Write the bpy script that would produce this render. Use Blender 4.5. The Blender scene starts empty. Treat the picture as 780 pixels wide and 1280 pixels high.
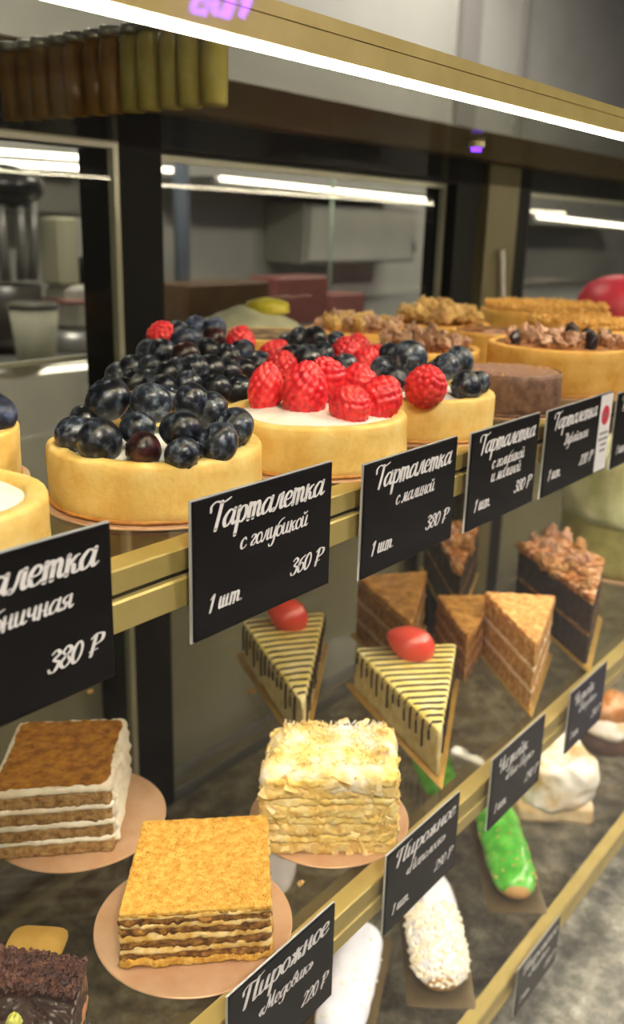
import bpy, math, random
from mathutils import Vector, Matrix, noise
random.seed(7)
COL = bpy.context.scene.collection
PI = math.pi

# ------------------------------------------------------------------ camera
FPX, CX, CY = 1163.0, 390.0, 640.0
CAM = Vector((0.0, -0.237, 1.315))
def _d(x, y): return Vector((x-CX, -(y-CY), -FPX)).normalized()
_X = _d(1334, 310); _Z = -_d(288, 4450); _Z = (_Z - _Z.dot(_X)*_X).normalized(); _Y = _Z.cross(_X)
RW = Matrix((_X, _Y, _Z))                       # camera -> world
def ray(px, py): return RW @ _d(px, py)
def onz(px, py, z):
    r = ray(px, py); return CAM + r*((z-CAM.z)/r.z)
def ony(px, py, y):
    r = ray(px, py); return CAM + r*((y-CAM.y)/r.y)

cd = bpy.data.cameras.new('camera'); cam = bpy.data.objects.new('camera', cd); COL.objects.link(cam)
cam.matrix_world = Matrix.Translation(CAM) @ RW.to_4x4()
cd.sensor_fit = 'VERTICAL'; cd.sensor_height = 36; cd.lens = FPX/1280*36; cd.clip_start = .01
cd.dof.use_dof = True; cd.dof.focus_distance = .40; cd.dof.aperture_fstop = 11.0
S = bpy.context.scene; S.camera = cam
S.view_settings.view_transform = 'Standard'; S.view_settings.look = 'None'
S.view_settings.exposure = 0.68; S.view_settings.gamma = 1; S.view_settings.use_curve_mapping = False
S.cycles.max_bounces = 10; S.cycles.transparent_max_bounces = 24; S.cycles.transmission_bounces = 6; S.cycles.glossy_bounces = 5
S.cycles.caustics_reflective = False; S.cycles.caustics_refractive = False
S.cycles.sample_clamp_indirect = 6

# ------------------------------------------------------------------ materials
def lin(c):
    if isinstance(c, str):
        c = [int(c[i:i+2], 16)/255 for i in (0, 2, 4)]
    return tuple(((v/12.92) if v <= .04045 else ((v+.055)/1.055)**2.4) for v in c) + (1,)
MATS = {}
def mat(name, cols, rough=.5, scale=200, bump=0, bscale=None, metal=0, sss=0, spec=.5, coat=0, detail=4, pos=None, objrand=0, sheen=0):
    if name in MATS: return MATS[name]
    m = bpy.data.materials.new(name); m.use_nodes = True; nt = m.node_tree; N = nt.nodes; L = nt.links
    b = N['Principled BSDF']
    if isinstance(cols, str): cols = [cols]
    b.inputs['Roughness'].default_value = rough; b.inputs['Metallic'].default_value = metal
    b.inputs['Specular IOR Level'].default_value = spec
    b.inputs['Coat Weight'].default_value = coat; b.inputs['Coat Roughness'].default_value = .12
    if sss:
        b.inputs['Subsurface Weight'].default_value = sss; b.inputs['Subsurface Radius'].default_value = (1, .5, .25)
        b.inputs['Subsurface Scale'].default_value = .004
    tc = N.new('ShaderNodeTexCoord')
    if len(cols) > 1:
        n = N.new('ShaderNodeTexNoise'); n.inputs['Scale'].default_value = scale; n.inputs['Detail'].default_value = detail
        n.inputs['Roughness'].default_value = .6
        r = N.new('ShaderNodeValToRGB'); L.new(tc.outputs['Object'], n.inputs['Vector']); L.new(n.outputs['Fac'], r.inputs['Fac'])
        e = r.color_ramp.elements
        pos = pos or [.35 + .3*i/(len(cols)-1) for i in range(len(cols))]
        while len(e) < len(cols): e.new(.5)
        for i, c in enumerate(cols): e[i].position = pos[i]; e[i].color = lin(c)
        out = r.outputs['Color']
        if objrand:
            oi = N.new('ShaderNodeObjectInfo'); mm = N.new('ShaderNodeMath'); mm.operation = 'MULTIPLY_ADD'
            mm.inputs[1].default_value = objrand; mm.inputs[2].default_value = -objrand/2
            L.new(oi.outputs['Random'], mm.inputs[0]); ad = N.new('ShaderNodeMath'); ad.operation = 'ADD'
            L.new(n.outputs['Fac'], ad.inputs[0]); L.new(mm.outputs[0], ad.inputs[1]); L.new(ad.outputs[0], r.inputs['Fac'])
        L.new(out, b.inputs['Base Color'])
    else: b.inputs['Base Color'].default_value = lin(cols[0])
    if bump:
        n2 = N.new('ShaderNodeTexNoise'); n2.inputs['Scale'].default_value = bscale or scale; n2.inputs['Detail'].default_value = 5
        bp = N.new('ShaderNodeBump'); bp.inputs['Strength'].default_value = bump; bp.inputs['Distance'].default_value = .001
        L.new(tc.outputs['Object'], n2.inputs['Vector']); L.new(n2.outputs['Fac'], bp.inputs['Height']); L.new(bp.outputs['Normal'], b.inputs['Normal'])
    MATS[name] = m; return m
def emit(name, col, s):
    m = bpy.data.materials.new(name); m.use_nodes = True; N = m.node_tree.nodes; N.clear()
    e = N.new('ShaderNodeEmission'); o = N.new('ShaderNodeOutputMaterial'); e.inputs[0].default_value = lin(col); e.inputs[1].default_value = s
    m.node_tree.links.new(e.outputs[0], o.inputs[0]); return m
def glassm(name, tint, gain=1.0, rough=.02):
    m = bpy.data.materials.new(name); m.use_nodes = True; nt = m.node_tree; N = nt.nodes; L = nt.links; N.clear()
    o = N.new('ShaderNodeOutputMaterial'); t = N.new('ShaderNodeBsdfTransparent'); t.inputs[0].default_value = lin(tint)
    g = N.new('ShaderNodeBsdfGlossy'); g.inputs['Roughness'].default_value = rough; g.inputs[0].default_value = (.95, .95, .95, 1)
    f = N.new('ShaderNodeFresnel'); f.inputs[0].default_value = 1.45; mx = N.new('ShaderNodeMixShader')
    mu = N.new('ShaderNodeMath'); mu.operation = 'MULTIPLY'; mu.inputs[1].default_value = gain; mu.use_clamp = True
    geo = N.new('ShaderNodeNewGeometry')          # inside faces of the pane do not mirror a second time
    inv = N.new('ShaderNodeMath'); inv.operation = 'SUBTRACT'; inv.inputs[0].default_value = 1; L.new(geo.outputs['Backfacing'], inv.inputs[1])
    m2 = N.new('ShaderNodeMath'); m2.operation = 'MULTIPLY'
    L.new(f.outputs[0], mu.inputs[0]); L.new(mu.outputs[0], m2.inputs[0]); L.new(inv.outputs[0], m2.inputs[1])
    L.new(m2.outputs[0], mx.inputs[0]); L.new(t.outputs[0], mx.inputs[1]); L.new(g.outputs[0], mx.inputs[2]); L.new(mx.outputs[0], o.inputs[0])
    return m

M_gold = mat('brushed_gold', ['b8a45c', 'c4b06a'], rough=.4, scale=30, metal=.35)
M_goldface = M_gold
M_groove = mat('groove', '2a261a', rough=.6)
M_crust = mat('shortcrust', ['ecc066', 'f6d27a', 'fadc8e'], rough=.55, scale=70, bump=.25, bscale=500, sss=.15, spec=.3)
M_crustdark = mat('shortcrust_base', ['b87a34', 'd69c4a'], rough=.6, scale=200)
M_crustb = mat('shortcrust_deep', ['d8a048', 'e6b45a', 'eebe6a'], rough=.55, scale=70, bump=.35, bscale=500, sss=.1, spec=.3)
M_choccrust = mat('chocolate_crust', ['5e4232', '785844', '8a6850'], rough=.6, scale=150, bump=.4, bscale=600)
M_cream = mat('white_cream', ['f2ecdc', 'fffaf0'], rough=.4, scale=80, bump=.2, bscale=200, sss=.2)
M_blue = mat('blueberry_skin', ['06070b', '0f1119', '2c3340', '6c7684'], rough=.30, scale=2.6, pos=[.38, .47, .57, .72], bump=.05, bscale=6, objrand=.16, detail=6)
M_bluep = mat('blueberry_skin_reddish', ['10080a', '2a0e12', '4c2428'], rough=.3, scale=1.6, bump=.05, bscale=6)
M_bluev = mat('blueberry_skin_bloomed', ['10131e', '222a40', '445070', '6a7898'], rough=.45, scale=1.8, pos=[.3,.44,.58,.75], bump=.05, bscale=6, objrand=.2, detail=6)
M_rasp = mat('raspberry', ['c81c28', 'e02c34', 'ee4a46'], rough=.32, scale=1.5, sss=.0, bump=.04, bscale=9, spec=.5, objrand=.1)
M_straw = mat('strawberry', ['c02a24', 'dc4638', 'ec7058'], rough=.25, scale=120, sss=.2, bump=.1, bscale=600, coat=.4)
M_sign = mat('black_card', '070505', rough=.4, spec=.25)
M_white = mat('white_print', 'f4f0ec', rough=.6)
M_redp = mat('red_print', 'd8304a', rough=.6)
M_greyp = mat('grey_print', '8a8684', rough=.6)
M_holder = mat('clear_plastic_holder', 'c8c8c4', rough=.2, spec=.6)
M_copper = mat('copper_card', ['d0a47c', 'dcb894'], rough=.34, scale=40, metal=.35)
M_cardgold = mat('gold_card', ['b08a3c', 'c49e50'], rough=.35, scale=40, metal=.5)
M_black = mat('black_frame', '050505', rough=.6, spec=.2)
M_olive = mat('olive_gold_metal', ['6f6748', '7a7152'], rough=.45, scale=10, metal=.4)
M_wood = mat('brown_cornice', ['6a5632', '7a663e'], rough=.5, scale=6)
M_glass = glassm('shelf_glass', 'f3f1ec', 1.0)
M_pane = glassm('front_glass', 'fbfbfa', .7)
M_door = glassm('door_glass', 'ecece8', .5)
M_led = emit('led', 'fff3d0', 60)
M_led2 = emit('led_under', 'fff1d8', 22)

# ------------------------------------------------------------------ objects
def link(name, verts, faces, m, parent=None, loc=None, smooth=True, rotz=0):
    me = bpy.data.meshes.new(name); me.from_pydata([tuple(v) for v in verts], [], faces); me.update()
    if smooth: me.polygons.foreach_set('use_smooth', [True]*len(me.polygons))
    if m: me.materials.append(m)
    o = bpy.data.objects.new(name, me); COL.objects.link(o)
    if parent: o.parent = parent
    if loc is not None: o.location = loc
    o.rotation_euler.z = rotz
    return o
def tag(o, label=None, cat=None, group=None, kind=None):
    if label: o['label'] = label
    if cat: o['category'] = cat
    if group: o['group'] = group
    if kind: o['kind'] = kind
    return o
def thing(name, label, cat, loc=(0, 0, 0), rz=0, group=None):
    o = bpy.data.objects.new(name, None); COL.objects.link(o); o.location = loc; o.rotation_euler.z = rz; o.empty_display_size = .01
    return tag(o, label, cat, group)
def put(src_mesh, name, parent, loc, rot=(0, 0, 0), sc=(1, 1, 1)):
    o = bpy.data.objects.new(name, src_mesh); COL.objects.link(o); o.parent = parent
    o.location = loc; o.rotation_euler = rot; o.scale = sc if not isinstance(sc, (int, float)) else (sc, sc, sc)
    return o
class MB:
    def __init__(s): s.v = []; s.f = []
    def add(s, v, f):
        n = len(s.v); s.v += [tuple(p) for p in v]; s.f += [tuple(i+n for i in q) for q in f]; return s
    def box(s, x0, x1, y0, y1, z0, z1, b=0):
        if b <= 0:
            v = [(x, y, z) for z in (z0, z1) for x, y in ((x0, y0), (x1, y0), (x1, y1), (x0, y1))]
            return s.add(v, [(3, 2, 1, 0), (4, 5, 6, 7), (0, 1, 5, 4), (1, 2, 6, 5), (2, 3, 7, 6), (3, 0, 4, 7)])
        def ring(i, z): return [(x0+b+i, y0+i, z), (x1-b-i, y0+i, z), (x1-i, y0+b+i, z), (x1-i, y1-b-i, z), (x1-b-i, y1-i, z), (x0+b+i, y1-i, z), (x0+i, y1-b-i, z), (x0+i, y0+b+i, z)]
        h = b*.5
        v = ring(h, z0)+ring(0, z0+h)+ring(0, z1-h)+ring(h, z1)
        f = [tuple(reversed(range(8))), tuple(range(24, 32))]
        for k in range(3):
            for i in range(8): j = (i+1) % 8; f.append((k*8+i, k*8+j, k*8+8+j, k*8+8+i))
        return s.add(v, f)
    def tube(s, pts, r, n=8, cap=True, taper=None):
        pts = [Vector(p) for p in pts]; rings = []
        base = len(s.v); up = Vector((0, 0, 1))
        for i, p in enumerate(pts):
            t = (pts[min(i+1, len(pts)-1)] - pts[max(i-1, 0)]).normalized()
            a = t.cross(up if abs(t.z) < .95 else Vector((1, 0, 0))).normalized(); b = a.cross(t)
            rr = r*(taper[i] if taper else 1)
            s.v += [tuple(p + (a*math.cos(2*PI*k/n) + b*math.sin(2*PI*k/n))*rr) for k in range(n)]
        for i in range(len(pts)-1):
            for k in range(n):
                j = (k+1) % n; s.f.append((base+i*n+k, base+i*n+j, base+(i+1)*n+j, base+(i+1)*n+k))
        if cap: s.f.append(tuple(base+k for k in reversed(range(n)))); e = base+(len(pts)-1)*n; s.f.append(tuple(e+k for k in range(n)))
        return s
    def profx(s, prof, x0, x1):                     # (y,z) outline extruded along x
        n = len(prof); v = [(x0, y, z) for y, z in prof]+[(x1, y, z) for y, z in prof]
        f = [tuple(range(n)), tuple(reversed(range(n, 2*n)))]
        for i in range(n): j = (i+1) % n; f.append((i, i+n, j+n, j))
        return s.add(v, f)
    def build(s, name, m, parent=None, loc=None, smooth=False, rotz=0): return link(name, s.v, s.f, m, parent, loc, smooth, rotz)

def lathe(prof, n=64, amp=0, freq=100, seed=0, cap0=True, cap1=True):
    v = []; f = []
    for r, z in prof:
        for k in range(n):
            a = 2*PI*k/n; p = Vector((r*math.cos(a), r*math.sin(a), z))
            if amp: p = p + noise.noise_vector(p*freq + Vector((seed*7.1, seed*3.3, 0)))*amp
            v.append(p)
    for i in range(len(prof)-1):
        for k in range(n): j = (k+1) % n; f.append((i*n+k, i*n+j, (i+1)*n+j, (i+1)*n+k))
    if cap0: f.append(tuple(reversed(range(n))))
    if cap1: f.append(tuple(range((len(prof)-1)*n, len(prof)*n)))
    return v, f
def resample(poly, n, rad):
    # round the corners of a convex polygon then resample its outline
    pts = []
    m = len(poly); P = [Vector((p[0], p[1], 0)) for p in poly]
    for i in range(m):
        a, b, c = P[i-1], P[i], P[(i+1) % m]
        r1 = min(rad, (a-b).length*.4); r2 = min(rad, (c-b).length*.4)
        p0 = b+(a-b).normalized()*r1; p2 = b+(c-b).normalized()*r2
        for t in (0, .25, .5, .75, 1): pts.append(p0*(1-t)**2 + b*2*t*(1-t) + p2*t*t)
    L = [0]
    for i in range(len(pts)): L.append(L[-1]+(pts[(i+1) % len(pts)]-pts[i]).length)
    out = []
    for k in range(n):
        d = L[-1]*k/n; i = 0
        while L[i+1] < d: i += 1
        t = (d-L[i])/max(1e-9, L[i+1]-L[i]); out.append(pts[i].lerp(pts[(i+1) % len(pts)], t))
    return out
def circle(R, n=24): return [(R*math.cos(2*PI*k/n), R*math.sin(2*PI*k/n)) for k in range(n)]
def prism(poly, z0, z1, n=140, nz=5, amp=.0005, freq=300, seed=0, rad=.004, rnd=.0015, rings=14, top_amp=None, bulge=0, dome=0, inset=0, amp2=0, freq2=60):
    ol = resample(poly, n, rad); c = sum(ol, Vector())/n
    if inset: ol = [p + (c-p).normalized()*inset for p in ol]
    v = []; f = []; so = Vector((seed*5.3, seed*2.7, seed*1.9)); top_amp = amp if top_amp is None else top_amp
    def disp(p, a):
        q = p + noise.noise_vector(p*freq+so)*a
        if amp2: q = q + noise.noise_vector(p*freq2+so*1.3)*amp2
        return q
    lev = []
    for i in range(nz+1):
        t = i/nz; lev.append((z0+(z1-rnd-z0)*t, bulge*math.sin(PI*t)))
    for i in range(1, 4):
        a = PI/2*i/3; lev.append((z1-rnd+rnd*math.sin(a), -rnd*(1-math.cos(a))))
    for z, off in lev:
        for p in ol:
            d = (p-c).normalized(); v.append(disp(Vector((p.x, p.y, z)) + d*off, amp))
    for k in range(1, rings+1):
        t = (1-k/(rings+1))**1.0
        for p in ol:
            q = c + (p-(p-c).normalized()*rnd-c)*t; q = Vector((q.x, q.y, z1 + dome*(1-t*t)))
            v.append(disp(q, top_amp*min(1, k/2)+amp*max(0, 1-k/2)))
    R = len(lev)+rings
    for i in range(R-1):
        for k in range(n): j = (k+1) % n; f.append((i*n+k, i*n+j, (i+1)*n+j, (i+1)*n+k))
    f.append(tuple(reversed(range(n))))
    v.append(Vector((c.x, c.y, z1+dome))); e = (R-1)*n
    for k in range(n): f.append((e+k, e+(k+1) % n, len(v)-1))
    return v, f

# small repeated meshes
def sphere_mesh(name, fn, m, nu=40, nv=28):
    v = []; f = []
    for i in range(nv+1):
        th = PI*i/nv
        for k in range(nu):
            ph = 2*PI*k/nu; v.append(fn(th, ph))
    for i in range(nv):
        for k in range(nu): j = (k+1) % nu; f.append((i*nu+k, (i+1)*nu+k, (i+1)*nu+j, i*nu+j))
    me = bpy.data.meshes.new(name); me.from_pydata([tuple(p) for p in v], [], f); me.update()
    me.polygons.foreach_set('use_smooth', [True]*len(me.polygons)); me.materials.append(m); return me
def blueberry_mesh(seed, m):
    rn = random.Random(seed); ph0 = rn.random()*6
    def fn(th, ph):
        s = math.sin(th); p = Vector((s*math.cos(ph), s*math.sin(ph), math.cos(th)*.86))
        r = 1 + .03*noise.noise(p*1.6+Vector((seed, 0, 0)))
        # calyx crown at the pole
        lob = .5+.5*math.cos(5*(ph+ph0)); w = .34+.09*lob
        rim = math.exp(-((th-w)/.075)**2)*(.05+.06*lob)
        pit = -.20 if th < w-.08 else (-.20*max(0, (w-th)/.08) if th < w else 0)
        bot = -.04*math.exp(-((PI-th)/.12)**2)
        return p*(r+rim+pit+bot)
    return sphere_mesh('blueberry', fn, m, 50, 60)
BLUE = [blueberry_mesh(i, M_blue) for i in range(3)]+[blueberry_mesh(5, M_bluep), blueberry_mesh(6, M_bluev)]
def rasp_mesh(seed):
    # unit: radius ~1, height ~1.25 each way; tip at +z
    N = 104; pts = []
    for i in range(N):
        z = 1-2*(i+.5)/N; a = i*2.39996+seed; s = math.sqrt(1-z*z); pts.append(Vector((s*math.cos(a), s*math.sin(a), z)))
    def fn(th, ph):
        d = Vector((math.sin(th)*math.cos(ph), math.sin(th)*math.sin(ph), math.cos(th)))
        ds = sorted((d-p).length for p in pts)[:1][0]
        h = .14*math.sqrt(max(0, 1-(ds/.205)**2))
        prof = 1.0 - .10*max(0, d.z)**2
        sz = 1.18 if d.z > 0 else 1.05
        q = Vector((d.x*prof, d.y*prof, d.z*sz))
        return q*(.9+h)*(1+.05*noise.noise(d*1.5+Vector((seed*3, 1, 1))))
    return sphere_mesh('raspberry', fn, M_rasp, 84, 60)
RASP = [rasp_mesh(i) for i in (0, 1)]
def lump_mesh(name, m, seed, amp=.35, f1=1.4, f2=3.5, nu=20, nv=14):
    def fn(th, ph):
        d = Vector((math.sin(th)*math.cos(ph), math.sin(th)*math.sin(ph), math.cos(th)))
        r = 1+amp*noise.noise(d*f1+Vector((seed*4.1, 0, 0)))+amp*.6*noise.noise(d*f2+Vector((0, seed*3.7, 0)))
        return d*r
    return sphere_mesh(name, fn, m, nu, nv)
M_nut = mat('walnut', ['7a4c20', 'b07c3c', 'd4a862'], rough=.45, scale=160, bump=.4, bscale=500, coat=.2)
M_nutl = mat('pale_nut', ['c89a50', 'e6c27c'], rough=.5, scale=160, bump=.4, bscale=500)
M_nutg = mat('sugared_nut', ['7a4c2c', 'c8946c', 'f0d4bc'], rough=.35, scale=200, bump=.4, bscale=500, coat=.3)
M_nutd = mat('dark_berry_piece', ['1c1418', '32242c'], rough=.3, scale=200)
NUT = [lump_mesh('walnut_piece', M_nut, i, .7, 1.8, 4.5, 28, 20) for i in range(3)]
NUTL = [lump_mesh('nut_piece', M_nutl, i+5, .7, 1.8, 4.5, 28, 20) for i in range(3)]
NUTG = [lump_mesh('nut_piece', M_nutg, i+9, .7, 1.8, 4.5, 28, 20) for i in range(3)]
NUTD = [lump_mesh('berry_piece', M_nutd, i+15, .4) for i in range(2)]

def scatter(n, posfn, size, seed, flat=.7):
    rn = random.Random(seed); mb = MB()
    octv = [(1, 0, 0), (-1, 0, 0), (0, 1, 0), (0, -1, 0), (0, 0, 1), (0, 0, -1)]
    octf = [(0, 2, 4), (2, 1, 4), (1, 3, 4), (3, 0, 4), (2, 0, 5), (1, 2, 5), (3, 1, 5), (0, 3, 5)]
    for _ in range(n):
        p = Vector(posfn(rn)); s = size*rn.uniform(.4, 1.2)
        R = Matrix.Rotation(rn.random()*6, 3, 'Z') @ Matrix.Rotation(rn.random()*6, 3, 'X')
        mb.add([p + R @ Vector((a*s*rn.uniform(.6, 1.2), b*s*rn.uniform(.6, 1.2), c*s*flat)) for a, b, c in octv], octf)
    return mb
def flakes(n, posfn, size, seed):
    rn = random.Random(seed); mb = MB()
    for _ in range(n):
        p, nor = posfn(rn); p = Vector(p); nor = (Vector(nor)+Vector((rn.uniform(-.5, .5), rn.uniform(-.5, .5), rn.uniform(-.5, .6)))).normalized()
        t = nor.cross(Vector((rn.uniform(-1, 1), rn.uniform(-1, 1), .3))).normalized(); b = nor.cross(t)
        s = size*rn.uniform(.4, 1.3); s2 = s*rn.uniform(.4, .9); v = []
        for i in range(3):
            for j in range(3):
                v.append(p + t*(i-1)*s*rn.uniform(.7, 1.1) + b*(j-1)*s2*rn.uniform(.7, 1.1) + nor*(rn.uniform(-.12, .2)*s))
        th = .0004
        v += [q - nor*th for q in v]
        f = []
        for i in range(2):
            for j in range(2):
                a = i*3+j; f.append((a, a+3, a+4, a+1)); f.append((a+9, a+10, a+13, a+12))
        for a, c in ((0, 1), (1, 2), (2, 5), (5, 8), (8, 7), (7, 6), (6, 3), (3, 0)): f.append((a, c, c+9, a+9))
        mb.add(v, f)
    return mb

# ------------------------------------------------------------------ levels
ZU, ZM, ZT, ZD, ZTOP = 1.2, .963, .741, .675, 1.3852
X0, X1, YB = -.35, 2.7, .45

# ------------------------------------------------------------------ room
M_wall = mat('kitchen_wall_paint', ['a8a8a0', 'b2b2aa'], rough=.6, scale=3)
tag(MB().box(-2.5, 9, 2.2, 2.3, 0, 3.0).build('wall_back', M_wall), kind='structure')
tag(MB().box(-2.5, 9, -3.2, 2.3, -.1, 0).build('floor', mat('floor_tile', ['6a6864', '7c7a76'], rough=.5, scale=4)), kind='structure')
tag(MB().box(-2.5, 9, -3.2, 2.3, 3.0, 3.1).build('ceiling', mat('ceiling_paint', 'b8b8b4', rough=.7)), kind='structure')
tag(MB().box(-2.6, -2.5, -3.2, 2.3, 0, 3.0).build('wall_left', M_wall), kind='structure')
tag(MB().box(-2.5, 9, -3.3, -3.2, 0, 3.0).build('wall_front', mat('shop_wall_paint', ['3c3a38', '464440'], rough=.6, scale=3)), kind='structure')
tag(MB().box(9, 9.1, -3.2, 2.3, 0, 3.0).build('wall_right', M_wall), kind='structure')

# unseen ceiling panels, added to brighten the customer side and the kitchen
M_panel = emit('added_panel_light', 'fff6ea', 40); M_kpanel = emit('added_kitchen_light', 'fff6ea', 27)
for i, (x, y, lb) in enumerate(((-.6, -1.4, 'added unseen light panel above the customer side, left of the camera'), (1.6, -1.6, 'added unseen light panel above the customer side, right of the camera'),
                                (3.9, -1.5, 'added unseen light panel above the customer side at the far right'), (1.0, 1.3, 'added unseen light panel above the kitchen, over the steel worktop'), (3.8, 1.3, 'added unseen light panel above the kitchen, at the far right end'))):
    t = thing('added_ceiling_panel', lb, 'lamp', (x, y, 3.0), group='added ceiling light panels')
    MB().box(-.32, .32, -.32, .32, -.03, -.001, .01).build('panel_frame', M_white, t)
    MB().box(-.29, .29, -.29, .29, -.036, -.029).build('diffuser', M_panel if y < 0 else M_kpanel, t)

# ------------------------------------------------------------------ display case
case = thing('display_case', 'black and gold pastry display case with granite deck and glass doors', 'display case', (0, 0, 0))
M_gran = None
def granite():
    m = bpy.data.materials.new('speckled_granite'); m.use_nodes = True; nt = m.node_tree; N = nt.nodes; L = nt.links; b = N['Principled BSDF']
    tc = N.new('ShaderNodeTexCoord'); n = N.new('ShaderNodeTexNoise'); n.inputs['Scale'].default_value = 38; n.inputs['Detail'].default_value = 9; n.inputs['Roughness'].default_value = .72
    r = N.new('ShaderNodeValToRGB'); e = r.color_ramp.elements
    for p, c in ((.55, '605e54'), (.7, '8a887e')): e.new(p)
    for q, (p, c) in zip(e, ((.36, '4a4a44'), (.47, '74736a'), (.56, '9a988c'), (.68, 'c4c2b6'))): q.position = p; q.color = lin(c)
    L.new(tc.outputs['Object'], n.inputs['Vector']); L.new(n.outputs['Fac'], r.inputs['Fac']); L.new(r.outputs['Color'], b.inputs['Base Color'])
    b.inputs['Roughness'].default_value = .3; return m
M_gran = granite()
MB().box(X0, X1, -.14, YB, ZD-.03, ZD, .004).build('granite_deck', M_gran, case)
MB().box(X0, X1, -.12, YB+.06, 0.0, ZD-.0305).build('base_cabinet', mat('cabinet_grey', '3a3a38', rough=.5), case)
# back frame: posts and beams at the back plane
def xb(px, py=300, y=YB): return ony(px, py, y).x
zt0 = ony(300, 200, YB).z; zt1 = ony(300, 158, YB).z
MB().box(X0, X1, YB, YB+.05, zt0, zt1).build('top_beam', M_black, case)
MB().box(X0, X1, YB-.03, YB+.05, zt1+.0005, zt1+.036, .003).build('cornice', M_wood, case)
pA, pB = xb(146), xb(204)
MB().box(pA, pB, YB, YB+.05, ZD, zt0-.0005).build('post', M_black, case)
pC, pD, pE, pF = xb(566), xb(592), xb(602), xb(640)
MB().box(pC+.003, pD+.006, YB, YB+.05, ZD, zt0-.0005).build('post', M_black, case)
MB().box(pE, pF, YB-.006, YB+.05, ZD, zt1-.002).build('post', M_olive, case)
MB().box(pF+.0005, xb(659), YB, YB+.05, ZD, zt0-.0005).build('post', M_black, case)
MB().box(X0, X1, YB, YB+.012, ZM-.03, ZM-.01).build('middle_beam', M_olive, case)
# opaque lower back of the case behind the middle shelf
MB().box(X0, X1, YB+.051, YB+.056, ZD, 1.19).build('lower_back_panel', mat('back_panel', ['bcbcac', 'c6c6b6'], rough=.35, scale=5), case)
mbc = MB(); cpts = [ony(628, y, YB-.012) for y in (385, 360, 335, 312)]; mbc.tube(cpts, .004); mbc.build('cable', M_white, case, smooth=True)
MB().box(X0, X1, -.132, -.128, ZD+.0005, 1.75).build('front_glass', M_pane, case)
MB().box(X0, X1, -.138, YB+.05, 1.751, 1.79).build('top_panel', mat('case_top', '7a7a76', rough=.5), case)

def glass_door(x0, x1, y, label, z1, tilt=0):
    t = thing('sliding_door', label, 'door', ((x0+x1)/2, y, ZD+.001)); w = (x1-x0)/2; h = z1-ZD-.001
    MB().box(-w+.006, w-.006, -.002, .002, .006, h-.006).build('door_pane', M_door, t)
    f = MB(); f.box(-w, -w+.006, -.004, .004, 0, h); f.box(w-.006, w, -.004, .004, 0, h); f.box(-w+.006, w-.006, -.004, .004, h-.006, h); f.box(-w+.006, w-.006, -.004, .004, 0, .006)
    f.build('door_frame', mat('door_edge', 'a8a694', rough=.3, metal=.3), t)
glass_door(X0+.01, xb(148, 300, YB-.02), YB-.02, 'clear glass sliding door left of the black post', ony(100, 172, YB-.02).z)
glass_door(pB+.001, pC+.002, YB+.02, 'wide clear glass sliding door between the two black posts', zt0-.001)
glass_door(xb(660), X1, YB+.02, 'clear glass sliding door right of the olive gold post', zt0-.001)

# ------------------------------------------------------------------ shelves
def shelf(z, label, ledm, face=.022, depth=YB-.03, name='glass_shelf', inner=.010, flip=False):
    t = thing(name, label, 'shelf', (0, 0, z))
    MB().box(X0, X1, .0015, depth, -.006, 0).build('glass_pane', M_glass, t)
    r = MB()
    r.profx([(inner, .0006), (-.0005, .0006), (-.0012, 0), (-.0012, -.0082), (.0005, -.0086), (inner, -.0086)], X0, X1)
    r.profx([(inner, -.0088), (.0012, -.0088), (.0012, -.0104), (inner, -.0104)], X0, X1)
    r.profx([(inner, -.0106), (-.0018, -.0106), (-.0026, -.0114), (-.0026, -face), (inner*.6, -face)], X0, X1)
    # solid rail in three bands, glued to the pane's edge
    r.build('front_rail', M_gold, t)
    MB().box(X0, X1, .0006, inner, -.0106, -.0084).build('rail_groove', M_groove, t)
    if ledm:
        c = MB(); c.profx([(.0115, -.0062), (.022, -.0062), (.022, -.0095), (.0115, -.0095)], X0, X1); c.build('led_channel', M_olive, t)
        l = MB(); l.profx([(.0125, -.0096), (.021, -.0096), (.021, -.0112), (.0125, -.0112)], X0, X1); l.build('led_strip', ledm, t)
    return t
sU = shelf(ZU, 'upper glass shelf with gold rail carrying the fruit tarts', M_led2)
sM = shelf(ZM, 'middle glass shelf with gold rail carrying layer cakes and wedges', M_led2, face=.020)
sT = shelf(ZT, 'lowest glass shelf with gold rail carrying the eclairs and puffs', None, face=.016)
# top shelf: gold rail above the visible light strip
tS = thing('glass_shelf', 'topmost glass shelf with gold rail above the bright light strip', 'shelf', (0, 0, ZTOP))
MB().box(X0, X1, .0042, YB-.035, -.006, 0).build('glass_pane', glassm('top_shelf_glass', 'e4e4de', .12), tS)
r = MB(); r.profx([(.004, .0060), (-.0008, .0060), (-.0008, .0010), (.004, .0010)], X0, X1); r.profx([(.004, 0), (-.0026, 0), (-.0026, -.0086), (.004, -.0086)], X0, X1); r.build('front_rail', M_gold, tS)
MB().box(X0, X1, .0005, .0038, -.0005, .0010).build('rail_groove', M_groove, tS)
MB().box(X0, X1, -.0010, .0002, -.0116, -.0088).build('led_strip', M_led, tS)
# purple indicator lamp
p = ony(597, 163, .12)
t = thing('indicator_lamp', 'small glowing purple lamp fixed under the top glass shelf', 'lamp', (p.x, p.y, ZTOP-.0065))
MB().tube([(0, 0, 0), (0, 0, -.004)], .006, 16).build('light_housing', M_olive, t, smooth=False)
MB().tube([(0, 0, -.004), (0, 0, -.007)], .004, 16).build('lamp_lens', emit('purple_lamp', '7a3cff', 2), t)

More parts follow.
